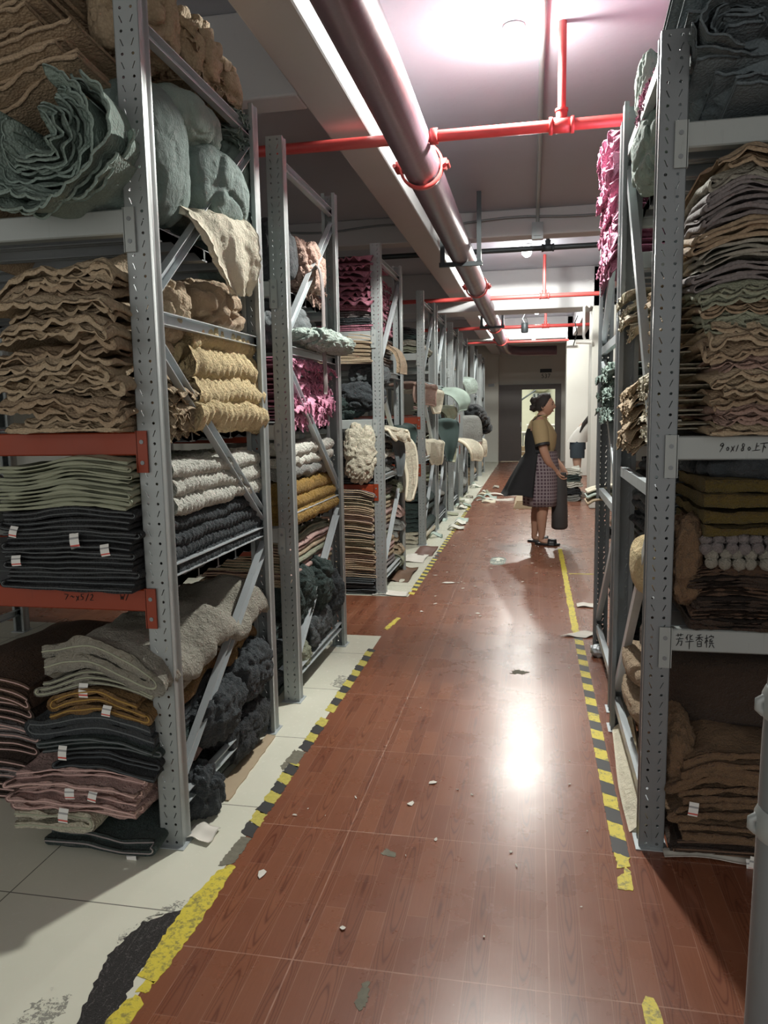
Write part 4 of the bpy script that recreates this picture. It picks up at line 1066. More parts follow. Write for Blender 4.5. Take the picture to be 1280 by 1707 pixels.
# ---- top of the first rack
swags('gathered_coverlet', 'huge heap of beige brown gathered cloth at the top left corner', 'coverlet', F('beige2', 'lace'), (-2.05, 2.13), (-1.30, 2.42), 22, .026, 2.13, 2.7, sag=-.03, seed=13, t=.017, setb=-.003, rp=.020)
swags('gathered_coverlet', 'beige brown gathered folds hanging below the top left heap', 'coverlet', F('beige2', 'lace'), (-2.0, 2.04), (-1.45, 2.50), 6, .026, 2.20, 2.9, sag=-.02, seed=14, t=.015)
for k, (y, z, r) in enumerate([(2.45, 2.70, (.13, .15, .15)), (2.80, 2.74, (.13, .16, .13)), (3.05, 2.72, (.12, .12, .11))]):
    blob('gathered_coverlet', 'beige gathered cloth on the nearest rack top, %s from the front' % ORD[k], 'coverlet', F('beige', 'lace'), (-1.29, y, z), r, 50+k, amp=.28, fs=8)
ruffles('lace_coverlet', 'beige frilled edges spilling over the top brace', 'coverlet', F('beige', 'lace'), -1.6, -1.20, 2.65, 3.12, 2.60, 2.80, n=8, seed=5, amp=.02)
ruffles('lace_coverlet', 'teal frilled edges hanging beside the top brace end', 'coverlet', F('teal2', 'lace'), -1.5, -1.17, 2.95, 3.15, 2.50, 2.66, n=5, seed=6, amp=.02)
MCARD = plain('cardboard', (.42, .33, .22), .85, var=.1)
for (lab, poly) in (('long cardboard strip on white tiles beside the nearest rack', [(-1.19, 2.50), (-1.10, 2.49), (-1.115, 3.06), (-1.16, 3.07)]),):
    patch('cardboard_strip', lab, 'cardboard', poly, MCARD, 30, .03, .003, z=.006)
# ================================================================== second left rack
G = 'inside the second left rack'
stack('on floor, second left rack', [dict(c=['dkgreen', 'charcoal'], n=2, t=.03, word='dark green shaggy', cnt=5, fuzz=.006)], -1.70, -1.22, 3.5, 4.36, .003, seed=11, ztop=.40)
for k, (y, z, r, c) in enumerate([(3.72, .50, (.12, .14, .16), 'dkgreen'), (4.02, .48, (.13, .16, .14), 'dkgreen'), (4.25, .38, (.13, .12, .13), 'charcoal'), (4.02, .24, (.11, .28, .12), 'slate'), (3.72, .16, (.09, .10, .07), 'palegreen')]):
    blob('plush_bundle', 'shaggy %s bundle low in the second left rack, %s from the top' % ({'dkgreen': 'dark green', 'charcoal': 'charcoal', 'slate': 'slate grey', 'palegreen': 'pale green'}[c], ORD[k]), 'textile', F(c), (-1.24, y, z), r, 60+k, amp=.28, fs=6, fz=.014)
stack('under lower shelf, second left rack', [dict(c=['beige', 'pink2', 'palegreen'], n=3, t=.012, e='beige', word='beige striped edge', cnt=6, yj=.02)], -1.70, -1.19, 3.55, 4.38, .56, seed=12, ztop=.82)
z = .878
for k, c in enumerate(['mustard', 'mustard', 'mustard']):
    fold('bubble_mat', 'mustard bubble textured mat, %s from the bottom in the second left rack' % ORD[k], 'mat', F(c), -1.62, -1.165-.01*k, 3.56, 4.36, z, n=2, t=.031, gap=.003, ds=.012, dy=.013, bub=.015, bubp=.045, bubw=.2, seed=340+k); z += .068
z = 1.09
for k, c in enumerate(['grey', 'white', 'white']):
    fold('plush_blanket', 'white folded plush blanket, %s from the bottom in the second left rack' % ORD[k], 'blanket', F(c), -1.62, -1.18, 3.56, 4.38, z, n=2, t=.028, gap=.003, ds=.014, dy=.016, bub=.008, bubp=.06, seed=350+k, wob=.02); z += .062
for k, (c, c2) in enumerate([('pink', 'pink')]):
    ruffles('frilled_coverlet', 'bright pink frilled coverlet heap in the second left rack', 'coverlet', F('pink', 'lace'), -1.55, -1.16, 3.55, 4.36, 1.38, 1.72, n=13, seed=8, amp=.024, wl=.09)
blob('plush_bundle', 'mint grey fluffy roll poking out above the pink frills', 'textile', F('mint'), (-1.13, 4.10, 1.81), (.13, .44, .055), 71, amp=.14, fs=7, fz=.014)
blob('plush_bundle', 'dark slate bundle behind the mint fluffy roll', 'textile', F('slate', 'quilt'), (-1.36, 3.9, 1.88), (.18, .35, .12), 72, amp=.2)
blob('quilted_bundle', 'black quilted bundle at the top of the second left rack', 'quilt', F('black', 'quilt'), (-1.30, 3.72, 2.20), (.14, .16, .17), 73, amp=.15)
blob('lace_bundle', 'dusty pink brown lace bundle at the second rack top', 'coverlet', F('pinkbrown', 'lace'), (-1.24, 4.10, 2.22), (.11, .20, .15), 74, amp=.3, fs=9)
ruffles('lace_coverlet', 'brown frilled cloth at the second rack top shelf edge', 'coverlet', F('pinkbrown', 'lace'), -1.5, -1.19, 3.9, 4.35, 2.05, 2.22, n=6, seed=12, amp=.02)
drape('fabric_strap', 'long thin brown grey strap hanging from the second left rack brace', 'strap', F('lilac', 'woven'), [(-1.15, 3.98, 2.17), (-1.12, 3.98, 2.19), (-1.105, 4.0, 2.10), (-1.11, 4.02, 1.85), (-1.10, 4.0, 1.62), (-1.11, 4.02, 1.53)], (0, 1, 0), .05, t=.005, rip=.006, ripn=1, nw=6)
# ================================================================== third left rack (front faces the red cross aisle)
G = 'in the third left rack'
stack('in floor pile, third left rack', [dict(c=['black', 'charcoal'], n=3, t=.011, e='slate', word='dark', cnt=3), dict(c=['lilac', 'beige', 'pink2', 'beige', 'palegreen'], n=4, t=.012, e='beige', word='brown beige', cnt=11, yj=.015)], -1.66, -1.20, 5.72, 6.5, .003, seed=21, ztop=.84, sag=.03)
blob('plush_throw', 'white woolly throw hanging out of the third left rack front', 'blanket', F('cream'), (-1.31, 5.72, 1.13), (.13, .09, .24), 81, amp=.22, fs=7, fz=.016)
stack('beside woolly throw, third left rack', [dict(c=['black', 'grey', 'charcoal', 'white'], n=3, t=.014, e='slate', word='mixed dark', cnt=6, yj=.03, wob=.02)], -1.66, -1.18, 5.76, 6.5, .878, seed=22, ztop=1.27, sag=.06)
for k, (x, y, z, r, c, w) in enumerate([(-1.33, 5.85, 1.55, (.2, .12, .12), 'charcoal', 'charcoal'), (-1.28, 5.95, 1.72, (.15, .15, .10), 'slate', 'slate grey'), (-1.45, 5.9, 1.48, (.15, .15, .10), 'dkgreen', 'dark green')]):
    blob('crumpled_mat', 'crumpled %s mat on the middle shelf of the third left rack' % w, 'mat', F(c), (x, y, z), r, 85+k, amp=.3, fs=8)
stack('on upper shelf, third left rack', [dict(c=['lilac', 'brown', 'charcoal', 'taupe'], n=4, t=.012, e='beige', word='grey brown', cnt=6)], -1.66, -1.19, 5.74, 6.5, 1.80, seed=23, ztop=2.03)
stack('on top shelf, third left rack', [dict(c=['rose', 'charcoal', 'lilac'], n=3, t=.014, word='dark rose', cnt=4)], -1.66, -1.19, 5.74, 6.5, 2.045, seed=24, ztop=2.25)
ruffles('frilled_coverlet', 'rose pink frilled heap on top of the third left rack', 'coverlet', F('rose', 'lace'), -1.62, -1.18, 5.66, 6.3, 2.24, 2.60, n=10, face='y', seed=15, amp=.014, wl=.07)
ruffles('frilled_coverlet', 'rose pink frills facing the aisle on the third left rack', 'coverlet', F('rose', 'lace'), -1.62, -1.20, 5.80, 6.6, 2.10, 2.50, n=8, face='x', seed=16, amp=.02, wl=.08)
drape('rolled_mat', 'beige tan roll arching out between third rack posts', 'mat', F('beige2'), [(-1.45, 6.25, 1.94), (-1.25, 6.25, 1.97), (-1.12, 6.25, 1.93), (-1.07, 6.25, 1.83), (-1.07, 6.25, 1.74)], (0, 1, 0), .22, t=.03, rip=.01, ripn=.5, nw=12)
def hang(label, c, y, z, out, drop, w, k='plush', tk=.02, seed=0, name='hanging_mat', rip=.014, dirx=XL, taper=None):
    q = random.Random(seed*5+int(y*10)); j = lambda a: q.uniform(-a, a)
    tp = taper or [(0, 1), (.5, 1), (1, q.choice([.25, .5, .9]))]
    return drape(name, label, 'mat', F(c, k), [(dirx-.32, y+.22+j(.05), z-.005), (dirx-.10, y+.08+j(.02), z+.008), (dirx+out*.25, y+j(.02), z-.004), (dirx+out*.75, y+.02+j(.02), z-drop*.22), (dirx+out*1.0, y+.03+j(.03), z-drop*.62), (dirx+out*(1.0+j(.25)), y+.04+j(.05), z-drop)], (.62+j(.2), .75, j(.18)), w*1.05, t=tk, rip=rip, ripn=q.uniform(.8, 1.8), seed=seed, nw=14, edge=edging('charcoal' if c in ('dkgreen', 'charcoal', 'black') else c), taper=tp, fuzz=.003)
hang('white mat end curling out of the third left rack', 'cream', 6.05, 1.30, .07, .10, .32, tk=.02, seed=1)
hang('dark green mat corner hanging from the third left rack', 'dkgreen', 6.55, 1.30, .06, .28, .22, k='woven', tk=.008, seed=2, taper=[(0, 1), (.7, 1), (1, .1)])
hang('long beige ribbed roll hanging low from the third left rack', 'cream', 6.45, 1.18, .10, .50, .16, tk=.035, seed=3)
hang('grey mat edge hanging beside the long beige roll', 'slate', 6.22, 1.20, .04, .30, .14, k='woven', tk=.01, seed=4)
stack('at rear post, third left rack', [dict(c=['palegreen', 'beige', 'grey', 'pink2'], n=3, t=.016, word='pale', cnt=5, wob=.03, fuzz=.005)], -1.6, -1.14, 6.52, 6.66, .01, seed=25, ztop=.8, warpamp=.08)
# ================================================================== far left racks
pal = ['beige', 'charcoal', 'taupe', 'dkgreen', 'grey', 'cream', 'lilac', 'palegreen', 'black', 'pink2', 'slate']
CN = dict(beige='beige', charcoal='charcoal', taupe='taupe', dkgreen='dark green', grey='grey', cream='cream', lilac='greyish lilac', palegreen='pale green', black='black', pink2='dusty pink', slate='slate')
rng = random.Random(77)
for i in range(3, 9):
    a, b = L[i]
    for j, (z0, z1) in enumerate([(.003, .62), (.878, 1.18), (1.378, 1.72), (2.045, 2.35)]):
        if i >= 6 and j == 3: continue
        if rng.random() < .12 and j: continue
        cs = [pal[rng.randrange(len(pal))] for _ in range(4)]; n = 4 if i < 6 else 3
        top = z0+(z1-z0)*rng.uniform(.55, 1)
        wh = ['floor level', 'lower shelf', 'middle shelf', 'top shelf'][j]
        its = [dict(c=c, n=3, t=.02, word=CN[c], cnt=1, wob=.03, fuzz=.006) for c in cs[:n]]
        stack('on %s, %s left rack' % (wh, ORD[i]), its, -1.72, XL-.02-rng.uniform(0, .05), a+.03, b-.06, z0, seed=100+i*5+j, lite=True, ztop=top, warpamp=.06, sag=.04)
for a in [('sage green mat flopping out of the fifth left rack', 'sage', 9.75, 1.70, .26, .26, .42, 'woven', .012), ('second sage mat hanging below the upper sage flap', 'palegreen', 9.8, 1.48, .10, .16, .40, 'woven', .012),
          ('beige fluffy mat end at the fourth left rack', 'cream', 8.55, 1.66, .05, .24, .35, 'plush', .03), ('brown and cream mat curling from the fourth left rack front', 'pinkbrown', 8.15, 1.72, -.02, .2, .30, 'plush', .03),
          ('dark green triangle mat hanging from the fifth left rack', 'dkgreen', 9.5, 1.33, .10, .52, .40, 'woven', .01), ('pale mat strip behind the dark green triangle', 'palegreen', 9.9, 1.40, .09, .62, .14, 'woven', .01),
          ('cream cone shaped roll hanging from the sixth left rack', 'cream', 11.2, 1.02, .30, .30, .34, 'plush', .05), ('cream throw hanging from the fourth left rack lower shelf', 'cream', 8.6, 1.1, .03, .26, .3, 'plush', .03),
          ('grey mat drooping from the seventh left rack', 'grey', 12.6, 1.33, .12, .40, .5, 'plush', .03), ('pinkish mat drooping from the seventh left rack', 'pink2', 13.0, 1.18, .14, .35, .35, 'plush', .03),
          ('pale green oval mat end at the seventh left rack upper brace', 'mint', 12.9, 1.95, .10, .22, .3, 'plush', .04),
          ('cream mat folded low at the eighth left rack', 'cream', 15.1, .9, .12, .35, .4, 'plush', .03)]:
    hang(*a[:7], k=a[7], tk=a[8], seed=len(a[0]))
for k, (y, z) in enumerate([(13.5, 1.42), (14.1, 1.36), (14.6, 1.26), (14.9, 1.12)]):
    blob('garment_bundle', 'black glossy bundle hanging out over the aisle, %s from the front' % ORD[k], 'textile', fabric('glossy_black', (.012, .016, .018), 'quilt'), (-1.06+.03*k, y, z), (.17, .35, .13), 90+k, amp=.3, fs=8, nu=40, nv=24)
# ================================================================== first right rack
B0, B1 = .432, .95
stack('under lower white beam, right', [
  dict(c='dkbrown', n=3, t=.016, e='brown', word='dark brown plush', tags=2, dy=-.02, yj=.02, fuzz=.005),
  dict(c='plush', n=2, t=.026, gap=.004, word='curly brown plush', cnt=5, tags=lambda c: 1 if c == 2 else 0, fuzz=.006, jit=.03, fine=(.012, .03), wob=.010),
], B0, B1, 2.41, 3.30, .003, warpamp=.03, sag=.05, seed=31, ztop=.37)
blob('plush_blanket', 'big smooth dark brown blanket lying on the brown floor pile, right', 'blanket', F('dkbrown'), (.74, 2.92, .47), (.31, .34, .13), 33, amp=.05, fs=3, sq=5)
blob('plush_bundle', 'curly tan blanket end squeezed behind the foot half of the nearest right post', 'blanket', F('plush'), (.47, 2.56, .30), (.05, .12, .12), 34, amp=.2, fs=8, fz=.012)
for k, (y, z) in enumerate([(2.95, .50), (2.92, .38)]):
    blob('plush_bundle', 'curly tan fold end seen beside the low white brace, %s one' % ('upper', 'lower')[k], 'textile', F('beige2'), (.42, y, z-.05), (.07, .22, .05), 110+k, amp=.15)
drape('padded_strip', 'long pale quilted strip leaning at the foot of the nearest right rack', 'strip', F('cream', 'quilt'), [(.40, 3.36, .04), (.385, 3.1, .05), (.37, 2.8, .045), (.375, 2.52, .03)], (1, .05, .9), .11, t=.016, nw=8)
# lower shelf
stack('above lower white beam, right', [
  dict(c=['dkbrown', 'brown'], n=3, t=.012, word='brown plush', cnt=6, tags=lambda c: 1 if c == 1 else 0, fuzz=.005, fine=(.014, .05))], B0+.03, B1, 2.40, 3.30, .743, seed=33, ztop=.945, sag=.02)
def pompom(name, label, mat, x0, x1, y, z, r=.021, seed=0, y1=3.0):
    """folded cloth with a row of bobbles along its front edge"""
    o = fold(name, label, 'mat', mat, x0, x1, y+.03, y1, z, n=2, t=.017, gap=.003, seed=seed)
    ob = COL.objects[-1]
    rng = random.Random(seed); n = int((x1-x0)/(r*1.75))
    for row in (0, 1):
        for i in range(n):
            c = (x0+.01+i*r*1.75+rng.uniform(-.004, .004), y+.012*row+rng.uniform(-.004, .004), z+.010+row*.024+rng.uniform(-.003, .003))
            mb = MB(); th = np.linspace(0, 2*PI, 13)[:-1]; ph = np.linspace(.05, PI-.05, 8)
            P = np.array([[(math.sin(p)*math.cos(t), math.sin(p)*math.sin(t), math.cos(p)) for t in th] for p in ph])
            P = P*(1+.16*noise(P*3, 1, i+row*9+seed)[..., None])*r*.92+np.array(c)-np.array(ob.location)
            mb.loft(P[::-1]); mb.build('bobble', mat, ob)
pompom('bobble_mat', 'beige mat edged with bobbles, lower of the bobble mats', F('taupe'), .52, .93, 2.385, .948, seed=1)
pompom('bobble_mat', 'lilac grey mat edged with bobbles under the mustard blanket', F('lilac'), .50, .93, 2.395, .992, seed=2)
fold('plush_blanket', 'dark mustard blanket with a deep fold on the right lower shelf', 'blanket', F('yellow'), .478, B1+.05, 2.385, 3.25, 1.04, n=2, t=.030, gap=.012, seed=35, jit=.01, fuzz=.004, ds=.012, dy=.04)
fold('plush_blanket', 'thick olive brown blanket above the dark mustard fold', 'blanket', F('yellow', var=.4), .475, B1+.05, 2.39, 3.25, 1.125, n=2, t=.040, gap=.002, seed=36, jit=.01, fuzz=.004)
blob('plush_bundle', 'charcoal shaggy bundle squeezed under the upper white beam', 'textile', F('charcoal'), (.70, 2.70, 1.235), (.24, .28, .045), 112, amp=.25)
blob('plush_blanket', 'tan plush fold bulging left of the bobble mats', 'blanket', F('plush'), (.475, 2.50, .95), (.05, .11, .14), 35, amp=.2, fs=8, fz=.012)
blob('plush_bundle', 'golden tan plush bulge beside the long white brace', 'textile', F('butter'), (.40, 2.74, .88), (.06, .14, .10), 113, amp=.12)
stack('by the brace, nearest right rack', [dict(c=['black', 'charcoal', 'slate'], n=3, t=.012, e='slate', word='dark', cnt=5, wob=.02)], .40, .95, 2.85, 3.35, .95, seed=37, ztop=1.24)
# middle shelf: lace coverlets
stack('in lace pile, right rack', [
  dict(c=['beige', 'pinkbrown', 'beige2'], k='lace', n=3, t=.010, gap=.005, word='frilled', name='folded_coverlet', cat='coverlet', cnt=7, scal=.005, scp=.06, rip=.005, hem=.020, yj=.024, wob=.016, dx0=.04, jit=.05, fuzz=.003, fine=(.009, .09)),
  dict(c=['palegreen', 'beige2'], k='lace', n=3, t=.009, gap=.004, word='pale scalloped', name='folded_coverlet', cat='coverlet', cnt=3, scal=.006, scp=.065, rip=.003, hem=.022, yj=.02, wob=.012, dx0=.02, fine=(.009, .09)),
  dict(c=['lilac', 'taupe', 'beige2', 'lilac'], k='lace', n=4, t=.009, gap=.004, word='flat folded', name='folded_coverlet', cat='coverlet', cnt=5, hem=.004, scal=.003, scp=.09, rip=.003, yj=.012, wob=.010, dx0=.0, jit=.03, fine=(.012, .10)),
  dict(c=['taupe', 'beige2'], k='lace', n=3, t=.010, gap=.005, word='ruffled', name='folded_coverlet', cat='coverlet', cnt=2, hem=.018, scal=.005, scp=.06, rip=.006, yj=.03, wob=.016, dx0=.03, jit=.06, fine=(.010, .10)),
], B0+.005, B1+.05, 2.37, 2.95, 1.34, warpamp=.03, sag=.02, seed=38, ztop=2.13)
for k, (y0, y1, z0, z1, c) in enumerate([(2.50, 2.85, 1.34, 1.56, 'cream'), (2.55, 2.85, 1.56, 1.72, 'cream'), (2.9, 3.36, 1.34, 1.53, 'beige'), (2.95, 3.36, 1.66, 1.90, 'cream')]):
    ruffles('frilled_coverlet', '%s frilled coverlet facing the aisle on the nearest right rack, %s from the bottom front' % (c, ORD[k]), 'coverlet', F(c, 'lace'), .75, .385, y0, y1, z0, z1, n=9 if k != 1 else 7, seed=40+k, amp=.016, wl=.08) if False else None
def ruffles_r(label, mat, xin, xout, y0, y1, z0, z1, n, seed, amp=.016, wl=.08, name='frilled_coverlet', droop=.03):
    """aisle side of a right hand rack (frills look toward -x)"""
    o = ruffles(name, None, None, mat, -xin, -xout, y0, y1, z0, z1, n=n, seed=seed, amp=amp, wl=wl, droop=droop)
    me = o.data; co = np.zeros(len(me.vertices)*3); me.vertices.foreach_get('co', co); co = co.reshape(-1, 3); co[:, 0] *= -1
    me.vertices.foreach_set('co', co.ravel()); me.flip_normals(); o.location.x *= -1
    return tag(o, label, 'coverlet')
ruffles_r('cream frilled coverlet low behind the nearest right post', F('cream', 'lace'), .75, .37, 2.52, 2.84, 1.34, 1.60, 11, 40)
ruffles_r('cream frilled coverlet above it behind the nearest right post', F('beige', 'lace'), .75, .39, 2.55, 2.85, 1.60, 1.84, 8, 41)
ruffles_r('beige frilled coverlet hanging below the steep brace on the right', F('beige', 'lace'), .75, .35, 2.90, 3.32, 1.30, 1.54, 10, 42, droop=.05)
ruffles_r('pale frilled coverlet end beside the second right post', F('cream', 'lace'), .75, .36, 3.05, 3.36, 1.72, 1.88, 7, 43)
# top shelf and above
for k, (x, y, z, r, w) in enumerate([(.70, 2.62, 2.40, (.27, .22, .14), 'lower'), (.66, 2.66, 2.62, (.25, .25, .12), 'middle'), (.80, 2.7, 2.78, (.36, .3, .13), 'topmost')]):
    blob('net_bundle', 'dark slate net bundle at the top right, %s one' % w, 'textile', F('net', 'lace'), (x, y, z), r, 120+k, amp=.16, fs=4)
fan('net_bundle', 'swirled slate net layers beside the nearest right post top', F('net', 'lace'), .535, 2.45, 2.37, 2.8, 7, .02, .10, -.3, PI*1.6, seed=21, sq=(1.2, .7), t=.006, flare=.004, rp=.003)
swags('net_bundle', 'hanging curved slate net swags at the top right', 'textile', F('net', 'lace'), (.45, 2.30), (1.15, 2.40), 14, .028, 2.36, 2.8, sag=.05, seed=22, t=.010)
# ================================================================== second right rack
blob('quilted_bundle', 'teal quilted bundle squeezed behind the nearest right post top', 'quilt', F('teal2', 'quilt'), (.44, 3.05, 2.34), (.09, .26, .12), 130, amp=.2, fs=8)
blob('quilted_bundle', 'mint teal bundle standing above the second right post', 'quilt', F('mint', 'quilt'), (.44, 3.15, 2.62), (.08, .14, .12), 131, amp=.2, fs=8)
ruffles_r('pink frilled cloth behind the steep brace near the second right post top', F('pink', 'lace'), .7, .39, 2.85, 3.35, 2.46, 2.60, 6, 50)
ruffles_r('pink frilled heap at the top of the second right rack', F('pink', 'lace'), .7, .33, 3.75, 4.5, 2.45, 2.72, 7, 51, amp=.03, wl=.1)
ruffles_r('long pink frills hanging down the second right rack', F('pink', 'lace'), .7, .355, 3.75, 4.5, 2.12, 2.44, 9, 52, amp=.03, wl=.09, droop=.06)
ruffles_r('grey teal frilled cloth low on the second right rack', F('teal2', 'lace'), .7, .355, 3.7, 4.5, 1.38, 1.66, 8, 53, amp=.02)
stack('on floor, second right rack', [dict(c=['charcoal', 'dkgreen', 'slate'], n=3, t=.02, word='dark', cnt=5)], .44, .95, 3.65, 4.5, .003, seed=54, ztop=.5, lite=True)
stack('on lower shelf, second right rack', [dict(c=['cream', 'grey', 'beige'], n=3, t=.02, word='light', cnt=4)], .44, .95, 3.65, 4.5, .745, seed=55, ztop=1.1, lite=True)
for k, (c, z, w) in enumerate([('beige', .89, 'lowest'), ('mint', .925, 'middle'), ('cream', .955, 'topmost')]):
    drape('cloth_sample', 'pale folded cloth poking into the aisle from the last right rack, %s' % w, 'textile', F(c, 'woven'), [(.62, 4.66, z+.01), (.45, 4.66, z+.015), (.36, 4.66, z+.01-.004*k), (.315, 4.66, z-.015)], (0, 1, 0), .26-.04*k, t=.010, rip=.006, nw=12, edge=edging(c))

# ================================================================== far right side and debris
MPAPER = plain('scrap_paper', (.70, .67, .60), .8, var=.1)
def scrap_mesh(seed, s):
    rng = random.Random(seed); n = 6; mb = MB()
    pts = [(s*rng.uniform(.6, 1.1)*math.cos(k*2*PI/n), s*.7*rng.uniform(.6, 1.1)*math.sin(k*2*PI/n)) for k in range(n)]
    top = [(x, y, .002+rng.uniform(0, .004)) for x, y in pts]; V = top+[(x, y, z-.0012) for x, y, z in top]
    mb.tri(V+[(0, 0, .004), (0, 0, .0028)], [(k, (k+1) % n, 2*n) for k in range(n)]+[((k+1) % n+n, k+n, 2*n+1) for k in range(n)])
    mb.add(V+[(0, 0, 0), (0, 0, 0)], [(k, k+n, (k+1) % n+n, (k+1) % n) for k in range(n)])
    return mb.mesh('paper_scrap', MPAPER, False)
SM = [scrap_mesh(k, .014) for k in range(6)]
rng = random.Random(5)
known = [(-.37, 2.75, 1.3, 'small white paper chip on the floor left of the lamp reflection'), (-.43, 2.58, 1.5, 'square paper scrap below the small white chip in the aisle'), (-.82, 2.08, 1.6, 'white leaf shaped scrap beside the left tape'), (-.51, 1.88, 1.0, 'tan square chip low in the aisle'), (-.31, 2.36, .7, 'tiny white chip above the lower tile seam'),
         (-.38, 5.27, 1.6, 'long pale scrap in the middle distance'), (-.69, 6.22, 4.2, 'largest white paper sheet lying in the aisle'), (-.78, 5.27, 1.3, 'pale scrap near the third left rack tape')]
for i, (x, y, s, lab) in enumerate(known):
    o = inst('paper_scrap', SM[i % 6], None, (x, y, 0), (0, 0, rng.uniform(0, 6)), (s, s, 1)); tag(o, lab, 'paper scrap')
for i in range(120):
    y = 5.2+rng.random()**1.1*7.5 if i > 22 else rng.uniform(1.9, 5.2)
    x = rng.uniform(-.88, .24) if y < 8.6 else rng.uniform(-.85, .6)
    s = rng.uniform(.4, 1.6) if i > 22 else rng.uniform(.25, .7)
    o = inst('paper_scrap', SM[i % 6], None, (x, y, 0), (0, 0, rng.uniform(0, 6)), (s, s*rng.uniform(.5, 1), 1))
    tag(o, 'small pale paper chip scattered on the red aisle floor', 'paper scrap', 'paper chips scattered on the aisle floor')
def sheet(name, label, x, y, w, d, c, seed, rz=0, h=.012, cat='paper'):
    drape(name, label, cat, c, [(x-w/2, y, .006), (x-w*.2, y+.01, .006+h*.6), (x+w*.1, y, .008), (x+w/2, y-.01, .006+h*.3)], (math.sin(rz), math.cos(rz), 0), d, t=.002, rip=h*.4, ripn=1.2, seed=seed, nw=10, fuzz=0)
sheet('paper_sheet', 'white crumpled paper at the third left rack foot', -1.10, 5.78, .28, .16, MPAPER, 1)
sheet('paper_sheet', 'white crumpled paper sheet on tiles before the fourth left rack', -1.13, 7.25, .22, .4, MPAPER, 2)
sheet('paper_sheet', 'white paper sheet where the right striped tape begins', .31, 4.83, .16, .16, MPAPER, 3, rz=.8)
sheet('paper_sheet', 'torn pale paper on the right cross aisle floor', .40, 5.58, .16, .10, MPAPER, 4)
blob('crumpled_foil', 'crumpled silver foil ball at the last right rack foot', 'foil', MBRACE, (.38, 4.42, .035), (.045, .05, .035), 140, amp=.35, fs=30, nu=30, nv=18)
sheet('paper_sheet', 'white torn wrapper beside the nearest left rack foot', -1.10, 2.26, .10, .10, MPAPER, 6)
sheet('plastic_film', 'thin clear film edge under the brown floor pile on the right', .62, 2.40, .40, .05, MPAPER, 7)
sheet('mat_offcut', 'brown mat offcut lying at the third left rack rear foot', -1.13, 6.5, .2, .6, F('brown', 'woven'), 8, h=.03, cat='mat')
sheet('mat_offcut', 'red brown board on the tiles before the fourth left rack', -1.08, 7.65, .2, .5, plain('red_board', (.14, .06, .04), .5), 9, h=.01, cat='board')
rng = random.Random(12)
for i in range(26):
    y = rng.uniform(8.2, 14.5); x = rng.uniform(-1.25, -.90)+(.3 if y > 12 and rng.random() < .5 else 0)
    c = rng.choice(['cream', 'mint', 'white', 'palegreen', 'taupe'])
    w = rng.uniform(.10, .26)
    p = [(x-w/2, y, .015), (x-w*.2, y+rng.uniform(-.1, .1), .03+rng.random()*.05), (x+w*.2, y+rng.uniform(-.1, .1), .02), (x+w/2, y, .012)]
    drape('fabric_offcut', 'crumpled pale fabric offcut littering the left rack feet', 'fabric offcut', F(c, 'woven'), p, (0, 1, .1), rng.uniform(.05, .13), t=.008, rip=.02, seed=i, nw=8, sub=4, group='fabric offcuts along the far left rack feet')
for k, (x, y, w, lab) in enumerate([(-.45, 13.0, .9, 'long pale strip reaching into the aisle from the left'), (-.6, 12.3, .6, 'shorter pale strip lying in front of the long one'), (-.05, 13.1, .5, 'white and pink rag on the floor behind the woman')]):
    sheet('fabric_strip', lab, x, y, w, .12, MPAPER if k < 2 else F('pink2', 'woven'), 20+k, h=.05, cat='fabric offcut')
# pallet of flattened cartons behind the woman
for k in range(5):
    o = slab('flattened_carton', (-.28+.01*k, 11.2+.02*k, .002+.022*k), (.42-.01*k, 12.5-.03*k, .022+.022*k), MCARD, kind='x'); del o['kind']
    tag(o, 'flattened brown carton behind the woman, %s from the bottom' % ORD[k], 'carton', None)
# pile of cloth by the column
for k, c in enumerate(['grey', 'black', 'white', 'dkgreen', 'white']):
    fold('folded_cloth', 'folded %s cloth beside the cream column, %s from the bottom' % (c.replace('dkgreen', 'dark green'), ORD[k]), 'textile', F(c), .48+.02*(k % 2), .74, 12.2, 12.6, .004+k*.105, n=3, t=.030, gap=.004, ds=.04, dy=.2, seed=60+k, wob=.03, rot=.1*(k % 3-1))
# ================================================================== room behind the doorway
MROOM = plain('workroom_wall', (.74, .76, .64), .8, var=.05)
slab('wall_workroom', (-1.4, 29.9, 0), (1.9, 30, ZC), MROOM); slab('wall_workroom', (-1.45, 22.2, 0), (-1.4, 30, ZC), MROOM); slab('wall_workroom', (1.9, 22.2, 0), (1.95, 30, ZC), MROOM)
area('workroom_light', (.2, 25.5, 3.35), 1.5, 5, 210, col=(1, 1, .92))
mb = MB(); mb.box((-.6, 23, 3.36), (1.0, 28, 3.42)); tag(mb.build('ceiling_panel', MWHITE, None, (.2, 25.5, 3.36), smooth=False), 'white ceiling lamp housing in the room behind the doorway', 'lamp')
def table(x, y, w, d, h, lab, m=MWHITE):
    e = empty('work_table', (x, y, 0)); tag(e, lab, 'table', None)
    mb = MB(); mb.box((-w/2, -d/2, h-.03), (w/2, d/2, h)); o = mb.build('tabletop', m, e, smooth=False)
    mb = MB(); mb.box((-w/2+.03, -d/2+.03, h-.10), (w/2-.03, d/2-.03, h-.03)); mb.build('apron', MPOST, e, smooth=False)
    for sx in (-1, 1):
        for sy in (-1, 1):
            mb = MB(); mb.tube([(sx*(w/2-.05), sy*(d/2-.05), 0), (sx*(w/2-.05), sy*(d/2-.05), h-.03)], .022, 8); mb.build('leg', MPOST, e)
table(.10, 24.0, .95, .6, .78, 'white work table seen through the far doorway')
table(.35, 27.5, 1.2, .8, .95, 'pale raised work table at the back of the far room')
